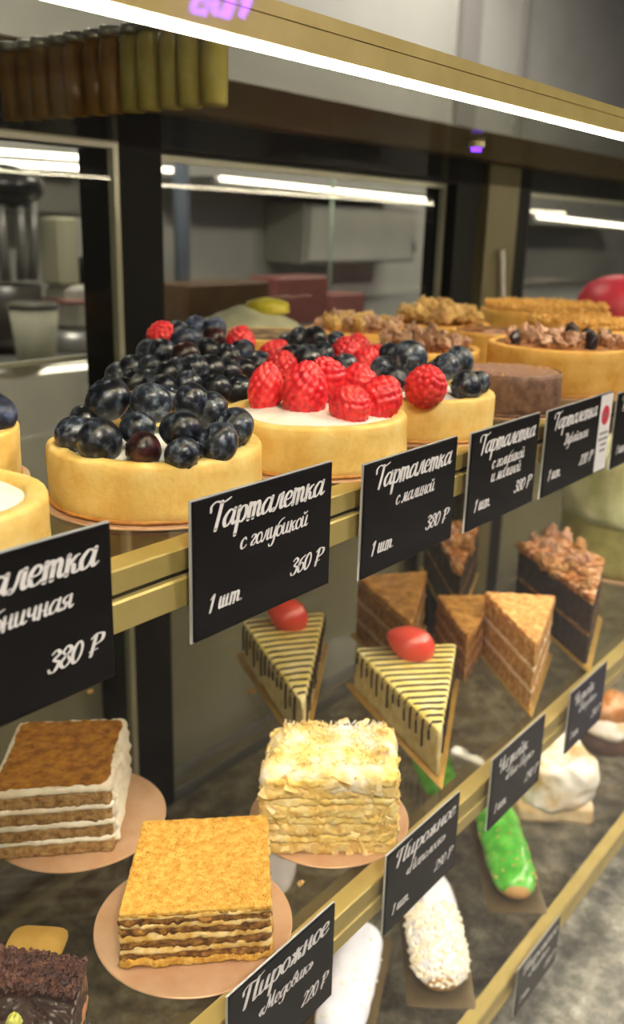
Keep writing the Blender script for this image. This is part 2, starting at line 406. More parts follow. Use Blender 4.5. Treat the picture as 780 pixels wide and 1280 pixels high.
# jars in a row on the top glass shelf
M_jar = [mat('amber_jar', ['8a5c18', 'a87a2c'], rough=.25, scale=40), mat('yellow_jar', ['a89a48', 'bcae60'], rough=.25, scale=40)]
M_lid = mat('silver_lid', 'b4b4b0', rough=.3, metal=.7)
jl = ['amber', 'yellow']
nj = 12
for i in range(nj):
    y = .400 - i*.0185; x = .452 + (i % 2)*.002
    am = i < 7
    lb = ('amber glass jar with silver lid, far end of the row on the top shelf' if i == 0 else 'amber glass jar with silver lid within the row on the top shelf' if am else
          'yellow glass jar with silver lid, nearest of the row on the top shelf' if i == nj-1 else 'yellow glass jar with silver lid within the row on the top shelf')
    t = thing('glass_jar', lb, 'jar', (x, y, ZTOP), group='amber jars on the top shelf' if am else 'yellow jars on the top shelf')
    v, f = lathe([(.0072, 0), (.0084, .002), (.0084, .040), (.007, .044), (.0066, .0468)], 24)
    link('jar_body', v, f, M_jar[0 if am else 1], t)
    v, f = lathe([(.0072, .047), (.0078, .0475), (.0078, .052), (.0072, .053)], 24); link('jar_lid', v, f, M_lid, t)

# ------------------------------------------------------------------ tarts
def board(loc, R, label, m=M_copper, group=None, name='cake_board', h=.0012):
    v, f = lathe([(R-.0006, 0), (R, .0004), (R, h-.0003), (R-.0006, h)], 96)
    o = link(name, v, f, m, None, loc, False); tag(o, label, 'cake board', group); return o
def tart_base(name, label, loc, R, h, crustm=M_crust, seed=0, fill=M_cream, fillname='cream', fdrop=.003, dome=.003, cat='tart', rim=.0078, flare=0.0, brd=None):
    if brd: board(loc, R+.0035, brd, M_copper)
    t = thing(name, label, cat, (loc[0], loc[1], loc[2]+.0014 if brd else loc[2]+.0002))
    pr = [(R-.0015, 0), (R-.0003, .0012), (R+flare*.2, h*.2), (R+flare*.5, h*.45), (R+flare*.8, h*.75), (R+flare, h-.0018), (R-.0006+flare, h-.0006), (R-.0018+flare, h), (R-rim+.001, h-.0002), (R-rim, h-.0012), (R-rim-.0003, h-fdrop-.002)]
    v, f = lathe(pr, 160, .0007, 55, seed); v = [p + noise.noise_vector(p*350)*.00022 for p in v]
    link('crust', v, f[:-1]+[f[-1]], crustm, t)
    bp = link('crust_base', *lathe([(R-.0008, .0), (R+.0003, .0003), (R+.0003, .0016), (R-.001, .002)], 120, .0004, 300, seed), M_crustdark if crustm is not M_choccrust else M_choccrust, t)
    v, f = prism(circle(R-rim-.0002), h-fdrop-.0015, h-fdrop+.001, 96, 1, .0003, 150, seed, rnd=.0006, rings=12, dome=dome, amp2=.0006, freq2=70)
    link(fillname, v, f, fill, t)
    return t
def local(t, p): return Vector(p)-Vector(t.location)
rb = random.Random(11)
def bb(t, p, r, mi=None, rot=None):
    mi = rb.choice([0, 1, 2, 0, 1, 2, 4]) if mi is None else mi
    rot = rot or (rb.uniform(0, 6), rb.uniform(0, 6), rb.uniform(0, 6))
    return put(BLUE[mi], 'blueberry', t, p, rot, (r, r, r))
TH = .0245
# A : blueberry tart front
tA = tart_base('blueberry_tart', 'large front blueberry tart heaped with dark berries, directly behind the blueberry price card', (.2701, .0569, ZU), .0458, TH, seed=1, brd='copper cake board under the front blueberry tart')
Aberries = [  # px, py, height over rim, radius, mesh, crown (pitch, yaw)
 (125, 553, .0045, .0100, 0, (92, 200)), (180, 563, .0030, .0078, 3, (95, 215)), (228, 567, .0030, .0074, 1, (150, 30)), (273, 554, .0050, .0088, 0, (60, 250)),
 (92, 543, .0045, .0080, 2, (120, 120)), (226, 537, .0100, .0088, 1, (170, 0)), (293, 534, .0060, .0090, 2, (50, 260)),
 (172, 535, .0090, .0076, 1, (160, 90)), (135, 500, .0150, .0104, 2, (35, 230)), (189, 504, .0145, .0094, 1, (55, 120)), (240, 503, .0135, .0088, 0, (95, 190)),
 (262, 512, .0100, .0086, 2, (120, 100)), (207, 497, .0100, .0078, 1, (30, 60)), (160, 508, .0060, .0080, 0, (30, 60)), (110, 525, .0060, .0080, 0, (30, 60)), (283, 530, .0030, .0080, 0, (30, 160))]
for px, py, dz, r, mi, (pi_, ya) in Aberries:
    p = onz(px, py, ZU+TH+dz+.0014); q = local(tA, p); rr = math.hypot(q.x, q.y)
    if rr > .0458-r*.55: 
        s = (.0458-r*.55)/rr
        q2 = Vector((q.x*s, q.y*s, q.z)); w = Vector(tA.location)+q2   # keep on the same sight line height
        q = q2
    bb(tA, q, r, mi, (math.radians(pi_), 0, math.radians(ya)))
def pack(t, R, h, r, red=(), seed=0, n1=14, n2=8, n3=3, blue=(0, 1, 2, 4), rmul=1):
    rn = random.Random(seed); idx = 0
    for lay, (n, rad, z) in enumerate(((n1, R-.010, h+.0055), (n1//2, R*.42, h+.007), (n2, R*.52, h+.0175), (max(1, n2//3), R*.15, h+.019), (n3, R*.2, h+.029))):
        for i in range(n):
            a = 2*PI*i/n+rn.uniform(-.12, .12)+lay*.3+seed
            rr = rad*rn.uniform(.92, 1.06); rad_b = r*rn.uniform(.88, 1.1)
            p = (rr*math.cos(a), rr*math.sin(a), z+rn.uniform(-.001, .0015))
            if idx in red: put(RASP[idx % 2], 'raspberry', t, p, (rn.uniform(-1.2, 1.2), rn.uniform(-1.2, 1.2), rn.uniform(0, 6)), .0105)
            else: put(BLUE[rn.choice(blue)], 'blueberry', t, p, (rn.uniform(0, 6), rn.uniform(0, 6), rn.uniform(0, 6)), rad_b)
            idx += 1
# left tarts
tL = tart_base('blueberry_tart', 'blueberry tart at the left edge, behind the front blueberry tart', (.2135, .1540, ZU), .0458, TH, seed=2, brd='copper cake board under the blueberry tart at the left edge')
pack(tL, .0458, TH, .0092, seed=3, n1=13, n2=7, n3=1)
t0 = tart_base('fruit_tart', 'plain golden tart crust cut off at the left edge, beside the strawberry price card', (.1585, .0540, ZU), .0430, TH, seed=3)
# second row
tB = tart_base('mixed_berry_tart', 'tart heaped high with bloomed blueberries and two raspberries, behind the front blueberry tart', (.3835, .163, ZU), .0452, TH, seed=4, brd='copper cake board under the high heaped berry tart')
rn = random.Random(4)
def px_berry(t, px, py, z, r, kind, mi=None):
    p = local(t, onz(px, py, z))
    if kind == 'b': put(BLUE[mi if mi is not None else rn.choice((0, 1, 2, 4))], 'blueberry', t, p, (rn.uniform(0, 6), rn.uniform(0, 6), rn.uniform(0, 6)), r)
    else: put(RASP[rn.choice((0, 1))], 'raspberry', t, p, (rn.uniform(-.7, .7), rn.uniform(-.7, .7), rn.uniform(0, 6)), r)
zr = ZU+TH
for px, py, dz, k, mi in ((166, 462, .008, 'b', 0), (190, 461, .009, 'b', 0), (212, 470, .010, 'b', 1), (187, 441, .016, 'b', 0), (204, 441, .018, 'b', 0), (232, 446, .018, 'b', 3), (243, 462, .014, 'b', 2), (260, 440, .018, 'b', 2), (284, 447, .015, 'b', 2), (303, 440, .012, 'b', 4), (305, 463, .006, 'b', 1), (271, 486, .005, 'b', 2), (297, 487, .004, 'b', 2), (150, 470, .004, 'b', 0), (168, 478, .005, 'b', 0), (240, 424, .022, 'b', 4), (228, 426, .022, 'b', 4), (246, 410, .026, 'b', 4), (268, 413, .026, 'b', 4), (266, 424, .021, 'b', 3), (221, 418, .024, 'b', 2), (203, 422, .022, 'r', 0), (300, 429, .016, 'r', 0), (285, 466, .010, 'b', 2), (262, 462, .013, 'b', 2), (236, 482, .006, 'b', 2), (205, 487, .004, 'b', 0), (225, 465, .012, 'b', 1), (190, 480, .004, 'b', 1)):
    px_berry(tB, px, py, zr+dz, .0088 if k == 'b' else .0100, k, mi)
# raspberry tart
tR = tart_base('raspberry_tart', 'golden tart topped with plump red raspberries, behind the raspberry price card', (.3742, .0500, ZU), .0472, TH, seed=5, brd='copper cake board under the raspberry tart')
for px, py, dz, (sx, sz), rot, mi in ((332, 489, .0085, (.0092, .0125), (.05, .12, 0), 0), (381, 492, .0095, (.0118, .0140), (.1, .03, 1), 1), (411, 476, .0130, (.0108, .0120), (-.5, .4, 2), 0), (437, 509, .0060, (.0110, .0092), (.9, -.4, 1.2), 0), (474, 500, .0075, (.0112, .0115), (.5, .7, .5), 1), (452, 484, .0100, (.0100, .0110), (.3, .3, 3), 1)):
    p = local(tR, onz(px, py, zr+dz)); put(RASP[mi], 'raspberry', tR, p, rot, (sx, sx, sz))
# raspberry + blueberry tart of second row
tC = tart_base('mixed_berry_tart', 'low tart ringed with raspberries around a blueberry middle, behind the raspberry tart', (.4885, .141, ZU), .0458, TH, seed=6, brd='copper cake board under the ringed berry tart')
for px, py, dz, k, mi in ((343, 447, .008, 'r', 0), (358, 432, .010, 'b', 0), (366, 447, .011, 'b', 2), (375, 425, .016, 'b', 2), (394, 424, .018, 'b', 0), (401, 443, .012, 'b', 2), (433, 445, .010, 'r', 0), (432, 459, .006, 'b', 0), (421, 430, .012, 'b', 1), (456, 458, .006, 'r', 0), (384, 447, .012, 'b', 1), (350, 462, .005, 'r', 0), (445, 440, .009, 'r', 1), (470, 452, .006, 'r', 1), (325, 455, .006, 'b', 1)):
    px_berry(tC, px, py, zr+dz, .0092 if k == 'b' else .0108, k, mi)
# mixed front tart
tM = tart_base('mixed_berry_tart', 'golden tart with one big raspberry amid large blueberries, behind the blueberry and raspberry price card', (.4735, .0465, ZU), .0420, TH, seed=7, brd='copper cake board under the one raspberry and blueberries tart')
for px, py, dz, k, mi, r in ((532, 484, .0085, 'r', 0, .0115), (511, 448, .016, 'b', 0, .0115), (489, 444, .015, 'b', 1, .0085), (557, 459, .012, 'b', 0, .0090), (575, 450, .013, 'b', 2, .0095), (583, 484, .006, 'b', 2, .0098), (479, 461, .009, 'b', 1, .008), (491, 478, .006, 'b', 0, .0095), (598, 479, .006, 'b', 0, .0075), (520, 468, .006, 'b', 1, .009), (545, 468, .006, 'b', 1, .009)):
    px_berry(tM, px, py, zr+dz, r, k, mi)
# chocolate tart
M_ganache = mat('ganache_sprinkled', ['8a6454', 'a88070', 'c4a08c'], rough=.3, scale=220, coat=.3, bump=.2)
tCh = tart_base('chocolate_tart', 'flat brown chocolate tart with glossy crumbed top', (.5750, .0400, ZU), .0340, .026, M_choccrust, 8, M_ganache, 'ganache', fdrop=.0008, dome=.0008, rim=.002, brd='copper cake board under the chocolate tart')
rs = random.Random(3)
scatter(70, lambda rn: ((lambda a, r: (r*math.cos(a), r*math.sin(a), .0264))(rn.random()*6.28, .031*math.sqrt(rn.random()))), .0011, 4).build('nut_crumbs', M_nutl, tCh)['kind'] = 'stuff'
# nut tarts
def nut_tart(name, label, loc, R, h, meshes, n, seed, dark=None, nr=.0075, glaze=None, cm=M_crustb, hump=.012, brd=None):
    t = tart_base(name, label, loc, R, h, cm, seed, glaze or M_caramel, 'caramel', fdrop=.0015, dome=.003, rim=.004, flare=.002, brd=brd)
    rn = random.Random(seed)
    for i in range(n):
        rr = (R-.009)*math.sqrt((i+.5)/n); a = i*2.4+seed
        z = h+.002+hump*(1-(rr/R)**2)*rn.uniform(.4, 1.0)
        me = rn.choice(dark) if dark and rn.random() < .25 else rn.choice(meshes)
        s = nr*rn.uniform(.6, 1.1)
        put(me, me.name.split('.')[0], t, (rr*math.cos(a), rr*math.sin(a), z), (rn.uniform(0, 6), rn.uniform(0, 6), rn.uniform(0, 6)), (s, s*.8, s*.6))
    return t
M_caramel = mat('caramel', ['8a4c24', 'b8743c', 'd09a6a'], rough=.25, scale=90, coat=.4)
nut_tart('pecan_tart', 'large tart of sugared nuts and dark berries, behind the right front price cards', (.690, .0560, ZU), .0540, .034, NUTG, 34, 21, NUTD, .0065, brd='copper cake board under the large sugared nut tart', hump=.007)
nut_tart('nut_tart', 'glossy sugared nut tart behind the one raspberry and blueberries tart', (.640, .150, ZU), .045, .026, NUTG, 30, 22, None, .0065, hump=.010, brd='copper cake board under the glossy sugared nut tart')
tt = tart_base('caramel_tart', 'small flat caramel tart between two nut tarts', (.762, .150, ZU), .038, .032, M_crustb, 23, M_caramel, 'caramel', fdrop=.001, dome=.002, rim=.004)
nut_tart('nut_tart', 'golden nut tart with a dark brown walnut half on top', (.715, .265, ZU), .048, .027, NUTG+NUTL, 30, 24, None, .007, hump=.010)
nut_tart('walnut_tart', 'tart heaped with pale walnut pieces at the back', (.835, .250, ZU), .050, .027, NUTL+NUT[:1], 34, 25, None, .0095, hump=.018)
# plain back tart with dark topping
tk = tart_base('chocolate_chip_tart', 'pale tart with dark topping at the back, behind the heaped berry tart', (.600, .275, ZU), .050, .028, M_crustb, 26, mat('dark_topping', ['2c1c12', '6a4a2a', 'c09a60'], rough=.4, scale=90), 'topping', fdrop=.001, dome=.001, rim=.009, brd='copper cake board under the pale tart with dark topping')
# lemon salad bowl like pale green and yellow dessert behind
M_lem = mat('lemon_dessert', ['a8a020', 'd0c030', 'e0d060'], rough=.4, scale=60)
M_pgreen = mat('pale_green_cream', ['a8a88c', 'c4c2a4'], rough=.5, scale=50)
tg = thing('lemon_dessert', 'pale green mound dessert with yellow top at the back of the upper shelf', 'dessert', (.700, .385, ZU))
v, f = prism(circle(.052), 0, .028, 80, 4, .0008, 80, 31, rnd=.012, rings=10, dome=.012, amp2=.002); link('mound', v, f, M_pgreen, tg)
v, f = prism(circle(.022), .034, .045, 60, 3, .0008, 80, 32, rnd=.004, rings=8, dome=.004, amp2=.001); o = link('yellow_topping', v, f, M_lem, tg); o.location = (.012, -.012, 0)
# crumble tarts at right
M_crumble = mat('crumble', ['c08a34', 'dca850', 'ecc476'], rough=.6, scale=140, bump=.6, bscale=400)
def crumble(label, loc, R, h, seed, brd=None):
    t = tart_base('crumble_tart', label, loc, R, h*.8, M_crustb, seed, M_crumble, 'crumble_filling', fdrop=-.002, dome=.003, rim=.004)
    scatter(900, lambda rn: ((lambda a, r: (r*math.cos(a), r*math.sin(a), h*.8+.0035+rn.uniform(0, .0045)))(rn.random()*6.28, (R-.002)*math.sqrt(rn.random()))), .0026, seed, .9).build('crumble_topping', M_crumble, t)['kind'] = 'stuff'
    return t
crumble('tall tart with straight golden crumble top at the back right', (1.010, .215, ZU), .072, .042, 41)
crumble('golden crumble tart behind the large sugared nut tart', (.885, .120, ZU), .055, .038, 42)
crumble('golden crumble tart at the right edge of the upper shelf', (1.075, .075, ZU), .055, .044, 43)
# red dome
td = thing('red_mousse_dome', 'glossy red dome cake at the far right of the upper shelf', 'cake', (1.30, .240, ZU))
v, f = lathe([(.052, 0), (.056, .006), (.056, .02), (.052, .035), (.042, .05), (.025, .060), (.008, .064)], 48); link('dome', v, f, mat('red_glaze', ['b8263c', 'c83448'], rough=.45, scale=30, coat=.0), td)

# ------------------------------------------------------------------ lettering
G = {
 'а': (.84, [[(.62,.85),(.35,1),(.08,.65),(.05,.3),(.2,.02),(.45,.22),(.62,.8)], [(.66,1),(.6,.35),(.7,.04),(.88,.2)]]),
 'р': (.76, [[(.12,1),(.12,.2),(.1,-.72)], [(.14,.6),(.35,.98),(.6,.85),(.62,.35),(.4,.02),(.16,.15)]]),
 'т': (1.0, [[(.1,1),(.1,0)], [(.1,.6),(.28,1),(.42,.8),(.42,0)], [(.42,.6),(.6,1),(.76,.8),(.74,.25),(.85,.02),(1.0,.18)]]),
 'л': (.78, [[(-.02,.12),(.1,.0),(.26,.4),(.36,.95),(.58,.98)], [(.58,1),(.54,.3),(.64,.02),(.82,.18)]]),
 'е': (.62, [[(.1,.46),(.42,.55),(.5,.82),(.32,1),(.1,.75),(.05,.35),(.2,.03),(.42,.05),(.62,.25)]]),
 'к': (.70, [[(.1,1),(.1,0)], [(.56,.92),(.42,.85),(.14,.48)], [(.14,.5),(.36,.45),(.42,.1),(.56,.02),(.72,.18)]]),
 'с': (.56, [[(.48,.78),(.35,1),(.1,.75),(.05,.35),(.2,.02),(.42,.08),(.56,.25)]]),
 'г': (.56, [[(.05,.8),(.2,1),(.42,.92),(.4,.65),(.18,.38),(.14,.08),(.35,.02),(.5,.2)]]),
 'о': (.62, [[(.35,1),(.08,.75),(.06,.3),(.28,0),(.52,.25),(.54,.7),(.35,1)]]),
 'у': (.70, [[(.08,1),(.1,.4),(.22,.05),(.42,.2),(.54,.85)], [(.58,1),(.56,0),(.42,-.62),(.18,-.7),(.06,-.48)]]),
 'б': (.64, [[(.35,.95),(.08,.72),(.06,.3),(.28,0),(.52,.25),(.54,.7),(.35,.95)], [(.08,.6),(.12,1.2),(.35,1.48),(.62,1.6)]]),
 'и': (.78, [[(.08,1),(.08,.3),(.2,.02),(.42,.22),(.52,.9)], [(.54,1),(.5,.3),(.6,.02),(.8,.18)]]),
 'й': (.78, [[(.08,1),(.08,.3),(.2,.02),(.42,.22),(.52,.9)], [(.54,1),(.5,.3),(.6,.02),(.8,.18)], [(.16,1.42),(.3,1.26),(.5,1.45)]]),
 'м': (.90, [[(-.02,.12),(.08,0),(.2,.4),(.28,1)], [(.28,1),(.38,.3),(.44,.1),(.64,.95)], [(.64,1),(.62,.3),(.72,.02),(.92,.18)]]),
 'н': (.76, [[(.1,1),(.1,0)], [(.1,.5),(.52,.54)], [(.52,1),(.5,.25),(.6,.02),(.78,.18)]]),
 'ш': (1.0, [[(.08,1),(.08,.3),(.18,.02),(.34,.2),(.4,.9)], [(.4,1),(.38,.3),(.48,.02),(.66,.2),(.72,.9)], [(.72,1),(.7,.25),(.8,.02),(1.0,.18)]]),
 'ж': (.98, [[(.46,1),(.46,0)], [(.08,.88),(.2,.85),(.42,.5)], [(.42,.5),(.24,.4),(.16,.05),(.0,.1)], [(.86,.88),(.72,.85),(.5,.5)], [(.5,.5),(.68,.42),(.74,.05),(.86,.02),(1.0,.18)]]),
 'ч': (.74, [[(.08,1),(.1,.6),(.24,.42),(.48,.6)], [(.52,1),(.5,.25),(.6,.02),(.76,.18)]]),
 'я': (.80, [[(.6,1),(.34,1),(.12,.8),(.2,.5),(.55,.48)], [(.6,1),(.58,.25),(.68,.02),(.84,.18)], [(.38,.48),(.22,.1),(.02,.04)]]),
 'в': (.64, [[(.1,.3),(.14,1.1),(.4,1.55),(.5,1.3),(.3,.85),(.5,.7),(.56,.3),(.3,0),(.1,.2),(.12,.6)]]),
 'д': (.74, [[(.6,.85),(.35,1),(.08,.65),(.05,.3),(.2,.02),(.45,.22),(.6,.8)], [(.64,1),(.6,0),(.46,-.62),(.2,-.7),(.08,-.48)]]),
 'п': (.76, [[(.1,1),(.1,0)], [(.1,.6),(.32,1),(.5,.85),(.5,.25),(.6,.02),(.78,.18)]]),
 'з': (.55, [[(.05,.82),(.25,1),(.44,.85),(.4,.62),(.2,.52),(.44,.42),(.48,0),(.32,-.55),(.12,-.65),(.02,-.42)]]),
 'ь': (.58, [[(.1,1),(.1,.25),(.3,0),(.5,.25),(.36,.54),(.12,.42)]]),
 'ю': (1.0, [[(.1,1),(.1,0)], [(.1,.5),(.38,.5)], [(.68,1),(.42,.75),(.4,.3),(.62,0),(.86,.25),(.88,.7),(.68,1)]]),
 'Т': (.98, [[(.02,1.2),(.0,1.55),(.3,1.75),(.75,1.6),(1.2,1.78)], [(.66,1.66),(.6,.8),(.52,0)]]),
 'П': (1.22, [[(.02,1.2),(.0,1.55),(.3,1.75),(.8,1.62),(1.3,1.78)], [(.42,1.66),(.38,.8),(.32,0)], [(.95,1.66),(.9,.5),(.96,.03),(1.2,.18)]]),
 'Ч': (.88, [[(.12,1.7),(.1,1.15),(.28,.85),(.62,1.05)], [(.72,1.75),(.66,.8),(.6,0)]]),
 'М': (1.25, [[(-.02,.14),(.1,0),(.3,.7),(.42,1.7)], [(.42,1.7),(.55,.7),(.62,.3),(.98,1.65)], [(.98,1.7),(.92,.4),(1.0,.02),(1.25,.18)]]),
 'Н': (1.0, [[(.18,1.7),(.12,0)], [(.15,.85),(.72,.9)], [(.76,1.7),(.7,.4),(.78,.02),(1.0,.18)]]),
 'Д': (1.0, [[(.05,1.45),(.3,1.7),(.75,1.55),(.95,1.0),(.8,.3),(.4,0),(.1,.12),(.25,.3),(.6,.05)], [(.45,1.5),(.4,.15)]]),
 'Й': (1.0, [[(.15,1.7),(.1,.4),(.25,.02),(.6,.3),(.75,1.6)], [(.78,1.7),(.72,.4),(.8,.02),(1.0,.18)], [(.3,2.05),(.48,1.9),(.7,2.1)]]),
 '1': (.50, [[(.08,1.15),(.32,1.5),(.28,.8),(.22,0)]]),
 '0': (.66, [[(.35,1.5),(.1,1.1),(.06,.4),(.26,0),(.52,.4),(.56,1.1),(.35,1.5)]]),
 '2': (.66, [[(.08,1.15),(.3,1.5),(.56,1.2),(.4,.75),(.04,.05),(.3,.12),(.62,.04)]]),
 '3': (.64, [[(.1,1.3),(.32,1.5),(.54,1.2),(.26,.85),(.56,.55),(.4,.05),(.15,0),(.02,.25)]]),
 '6': (.64, [[(.56,1.42),(.22,1.15),(.06,.5),(.22,.02),(.52,.25),(.5,.7),(.28,.85),(.1,.6)]]),
 '8': (.66, [[(.35,.82),(.1,1.15),(.32,1.5),(.56,1.2),(.3,.8),(.04,.4),(.3,0),(.58,.35),(.35,.82)]]),
 '9': (.64, [[(.08,.08),(.42,.35),(.58,1.0),(.42,1.48),(.12,1.25),(.14,.8),(.36,.65),(.54,.9)]]),
 '₽': (.86, [[(.26,1.5),(.2,.7),(.14,0)], [(.0,1.3),(.3,1.55),(.7,1.4),(.66,.95),(.2,.72)], [(.0,.36),(.5,.4)]]),
 '.': (.30, [[(.1,.06),(.13,.06)]]), '-': (.45, [[(.05,.45),(.38,.48)]]), ' ': (.42, []),
 '«': (.60, [[(.28,.85),(.08,.5),(.24,.15)], [(.54,.85),(.34,.5),(.5,.15)]]), '»': (.60, [[(.08,.85),(.26,.5),(.04,.15)], [(.34,.85),(.52,.5),(.3,.15)]]),
}
def spline(P, k=9):
    if len(P) < 3: return [Vector((P[0][0]+(P[1][0]-P[0][0])*i/k, P[0][1]+(P[1][1]-P[0][1])*i/k)) for i in range(k+1)]
    P = [Vector(p) for p in P]; closed = (P[0]-P[-1]).length < 1e-6; out = []
    for i in range(len(P)-1):
        p0 = P[i-1] if i else (P[-2] if closed else P[0]*2-P[1]); p3 = P[i+2] if i+2 < len(P) else (P[1] if closed else P[-1]*2-P[-2])
        p1, p2 = P[i], P[i+1]
        for j in range(k):
            t = j/k; out.append(.5*((2*p1)+(p2-p0)*t+(2*p0-5*p1+4*p2-p3)*t*t+(3*p1-p0-3*p2+p3)*t**3))
    out.append(P[-1]); return out
def text_mb(s, x, z, xh, width=None, bold=1.0, slant=.20, align='l'):
    adv = sum(G[c][0] for c in s)
    sc = xh; sx = (width/(adv*1.0)) if width else xh*.92
    if align == 'r': x -= adv*sx
    mb = MB(); lay = 0
    for c in s:
        a, st = G[c]
        for poly in st:
            pts = spline(poly); lay += 1; yy = -lay*1.5e-6; L = []; Rr = []
            for i, p in enumerate(pts):
                d = (pts[min(i+1, len(pts)-1)]-pts[max(i-1, 0)])
                d = d.normalized() if d.length > 1e-9 else Vector((1, 0))
                w = (.085+.15*abs(d.y)**1.3*(1 if d.y < 0 else .5))*bold*.5
                if c == '.': w = .13
                nn = Vector((-d.y, d.x)); L.append(p+nn*w); Rr.append(p-nn*w)
            # rounded ends
            ring = L + list(reversed(Rr))
            n = len(L)
            def tr(q): return (x+(q.x+slant*q.y)*sx, yy, z+q.y*sc)
            v = [tr(q) for q in L]+[tr(q) for q in Rr]; f = [(i, n+i, n+i+1, i+1) for i in range(n-1)]
            for e in (0, -1):
                q = pts[e]; w = (L[e]-Rr[e]).length/2; b = len(v); v += [tr(q+Vector((math.cos(2*PI*k/12), math.sin(2*PI*k/12)))*w) for k in range(12)]; f.append(tuple(b+k for k in range(12)))
            mb.add(v, f)
        x += a*sx
    return mb
# price cards : local x right, z up, origin at the clip (top middle)
CW, CH = .0840, .0550
def card(label, xl, ztop, title, lines, price, unit='1 шт.', white=False, w=CW, h=CH, group='black price cards', y=-.0075, ang=0, hold=True, tw=None):
    t = thing('price_card', label, 'price card', (xl, y, ztop), ang, group)
    c = MB(); c.box(0, w, -.0004, .0004, -h, 0, .0006); c.build('card_face', M_sign, t)
    b = MB(); b.box(-.0006, w+.0004, .00045, .0013, -h-.0006, .0006); b.box(w*.3, w*.7, .0013, .0046, -.012, -.009)
    b.build('clear_holder', M_holder, t)
    ww = w*.80 if white else w
    def txt(s, x, z, xh, width=None, bold=1.0, align='l'):
        o = text_mb(s, x, z, xh, width, bold, align=align).build('lettering', M_white, t, (0, -.00055, 0)); return o
    txt(title, ww*.085, -h*(.235 if not tw else .27), h*.112, tw or ww*.84, 1.0)
    for i, (s, x0, wd, zz) in enumerate(lines): txt(s, ww*x0, -h*zz, h*.078, ww*wd, .95)
    txt(price, ww*.67, -h*.80, h*.084, ww*.265, 1.0)
    if unit: txt(unit, ww*.085, -h*.82, h*.08, ww*.235, 1.0)
    if white:
        st = MB(); st.box(w*.80, w*.995, -.0007, -.0004, -h*.985, -.0004); st.build('white_sticker', M_white, t)
        v = [(w*.895+.0068*math.cos(a*PI/16), -.0009, -h*.27+.0068*math.sin(a*PI/16)) for a in range(32)]
        v += [(p[0], -.0007, p[2]) for p in v]; link('red_dot', v, [tuple(range(32))]+[(i, (i+1) % 32, (i+1) % 32+32, i+32) for i in range(32)], M_redp, t, smooth=False)
        m_ = MB()
        for i, (a, b_) in enumerate(((.83, .97), (.82, .98), (.86, .96), (.86, .95))): m_.box(w*a, w*b_, -.0009, -.0007, -h*(.50+i*.075)-.0008, -h*(.50+i*.075)+.0008)
        for k, a in enumerate((.862, .884, .906, .922)): m_.box(w*a, w*a+.0008, -.00105, -.0009, -h*.30, -h*.24)
        m_.build('small_print', M_greyp, t)
    return t
card('black price card cut by the left edge, reading 380', .1055, 1.2208, 'Тарталетка', [('клубничная', .30, .50, .44)], '380 ₽')
card('black price card reading 360 in front of the large blueberry tart', .2275, 1.2194, 'Тарталетка', [('с голубикой', .30, .50, .44)], '360 ₽', ang=0)
card('black price card in front of the raspberry tart', .3365, 1.2133, 'Тарталетка', [('с малиной', .32, .42, .44)], '380 ₽')
card('black price card with two small text lines, in front of the chocolate tart', .4365, 1.2122, 'Тарталетка', [('с голубикой', .30, .48, .43), ('и малиной', .30, .44, .57)], '380 ₽')
card('black price card with a white sticker and red dot', .5330, 1.2112, 'Тарталетка', [('Дубайская', .32, .46, .46)], '220 ₽', white=True, w=.106)
card('black price card at the right edge of the upper rail', .6510, 1.2080, 'Тарталетка', [], '380 ₽')
card('black price card on the middle rail, in front of the orange honey cake', .2465, .9836, 'Пирожное', [('«Медовик»', .25, .52, .47)], '220 ₽', w=.080, h=.058)
card('black price card on the middle rail, in front of the powdered puff cake', .3755, .9828, 'Пирожное', [('«Наполеон»', .25, .55, .47)], '290 ₽', w=.081, h=.053)
card('black price card on the middle rail, above the green eclair', .5010, .9840, 'Чизкейк', [('«Нью-Йорк»', .25, .55, .47)], '290 ₽', w=.080, h=.054, tw=.045)
card('black price card on the middle rail, farthest to the right', .6285, .9812, 'Чизкейк', [('«Медовик»', .25, .5, .47)], '290 ₽', w=.072, h=.052, tw=.04)
card('dim black price card on the lowest rail', .585, ZT+.012, 'Пирожное', [('«Медовик»', .25, .5, .47)], '220 ₽', w=.080, h=.045, y=-.0075)

# ------------------------------------------------------------------ cakes on the middle shelf
def centre(P): return (sum(p[0] for p in P)/len(P), sum(p[1] for p in P)/len(P))
def stack(t, poly, layers, rad=.004, n=220, seed=0):
    z = 0
    for i, (h, m, nm, amp, bulge, inset) in enumerate(layers):
        v, f = prism(poly, z, z+h, n, max(2, int(h/.0015)), amp, 420, seed+i*3, rad, min(h*.35, .0015), 12, bulge=bulge, inset=inset, amp2=amp*.9, freq2=120)
        link(nm, v, f, m, t); z += h-.0002
    return z
M_spg = mat('grey_brown_sponge', ['7c5a2c', 'a88450', 'c09c64'], rough=.8, scale=260, bump=.9, bscale=500)
M_crw = mat('white_filling', ['e8dcc0', 'f6efdc'], rough=.5, scale=120, bump=.3, bscale=300, sss=.1)
M_cocoa = mat('brown_sugar_dust', ['7a4a0a', '9a6410', 'b07a20'], rough=.8, scale=160, bump=.8, bscale=700)
M_hcr = mat('orange_crumb', ['c8922c', 'dca844', 'e8bc5c'], rough=.8, scale=260, bump=.9, bscale=800)
M_hsp = mat('honey_sponge', ['5c3a10', '8c5e20', 'b88438'], rough=.8, scale=260, bump=.9, bscale=500)
M_hcream = mat('honey_cream', ['d8a848', 'ecc878', 'f4dca0'], rough=.55, scale=150, bump=.5, bscale=400)
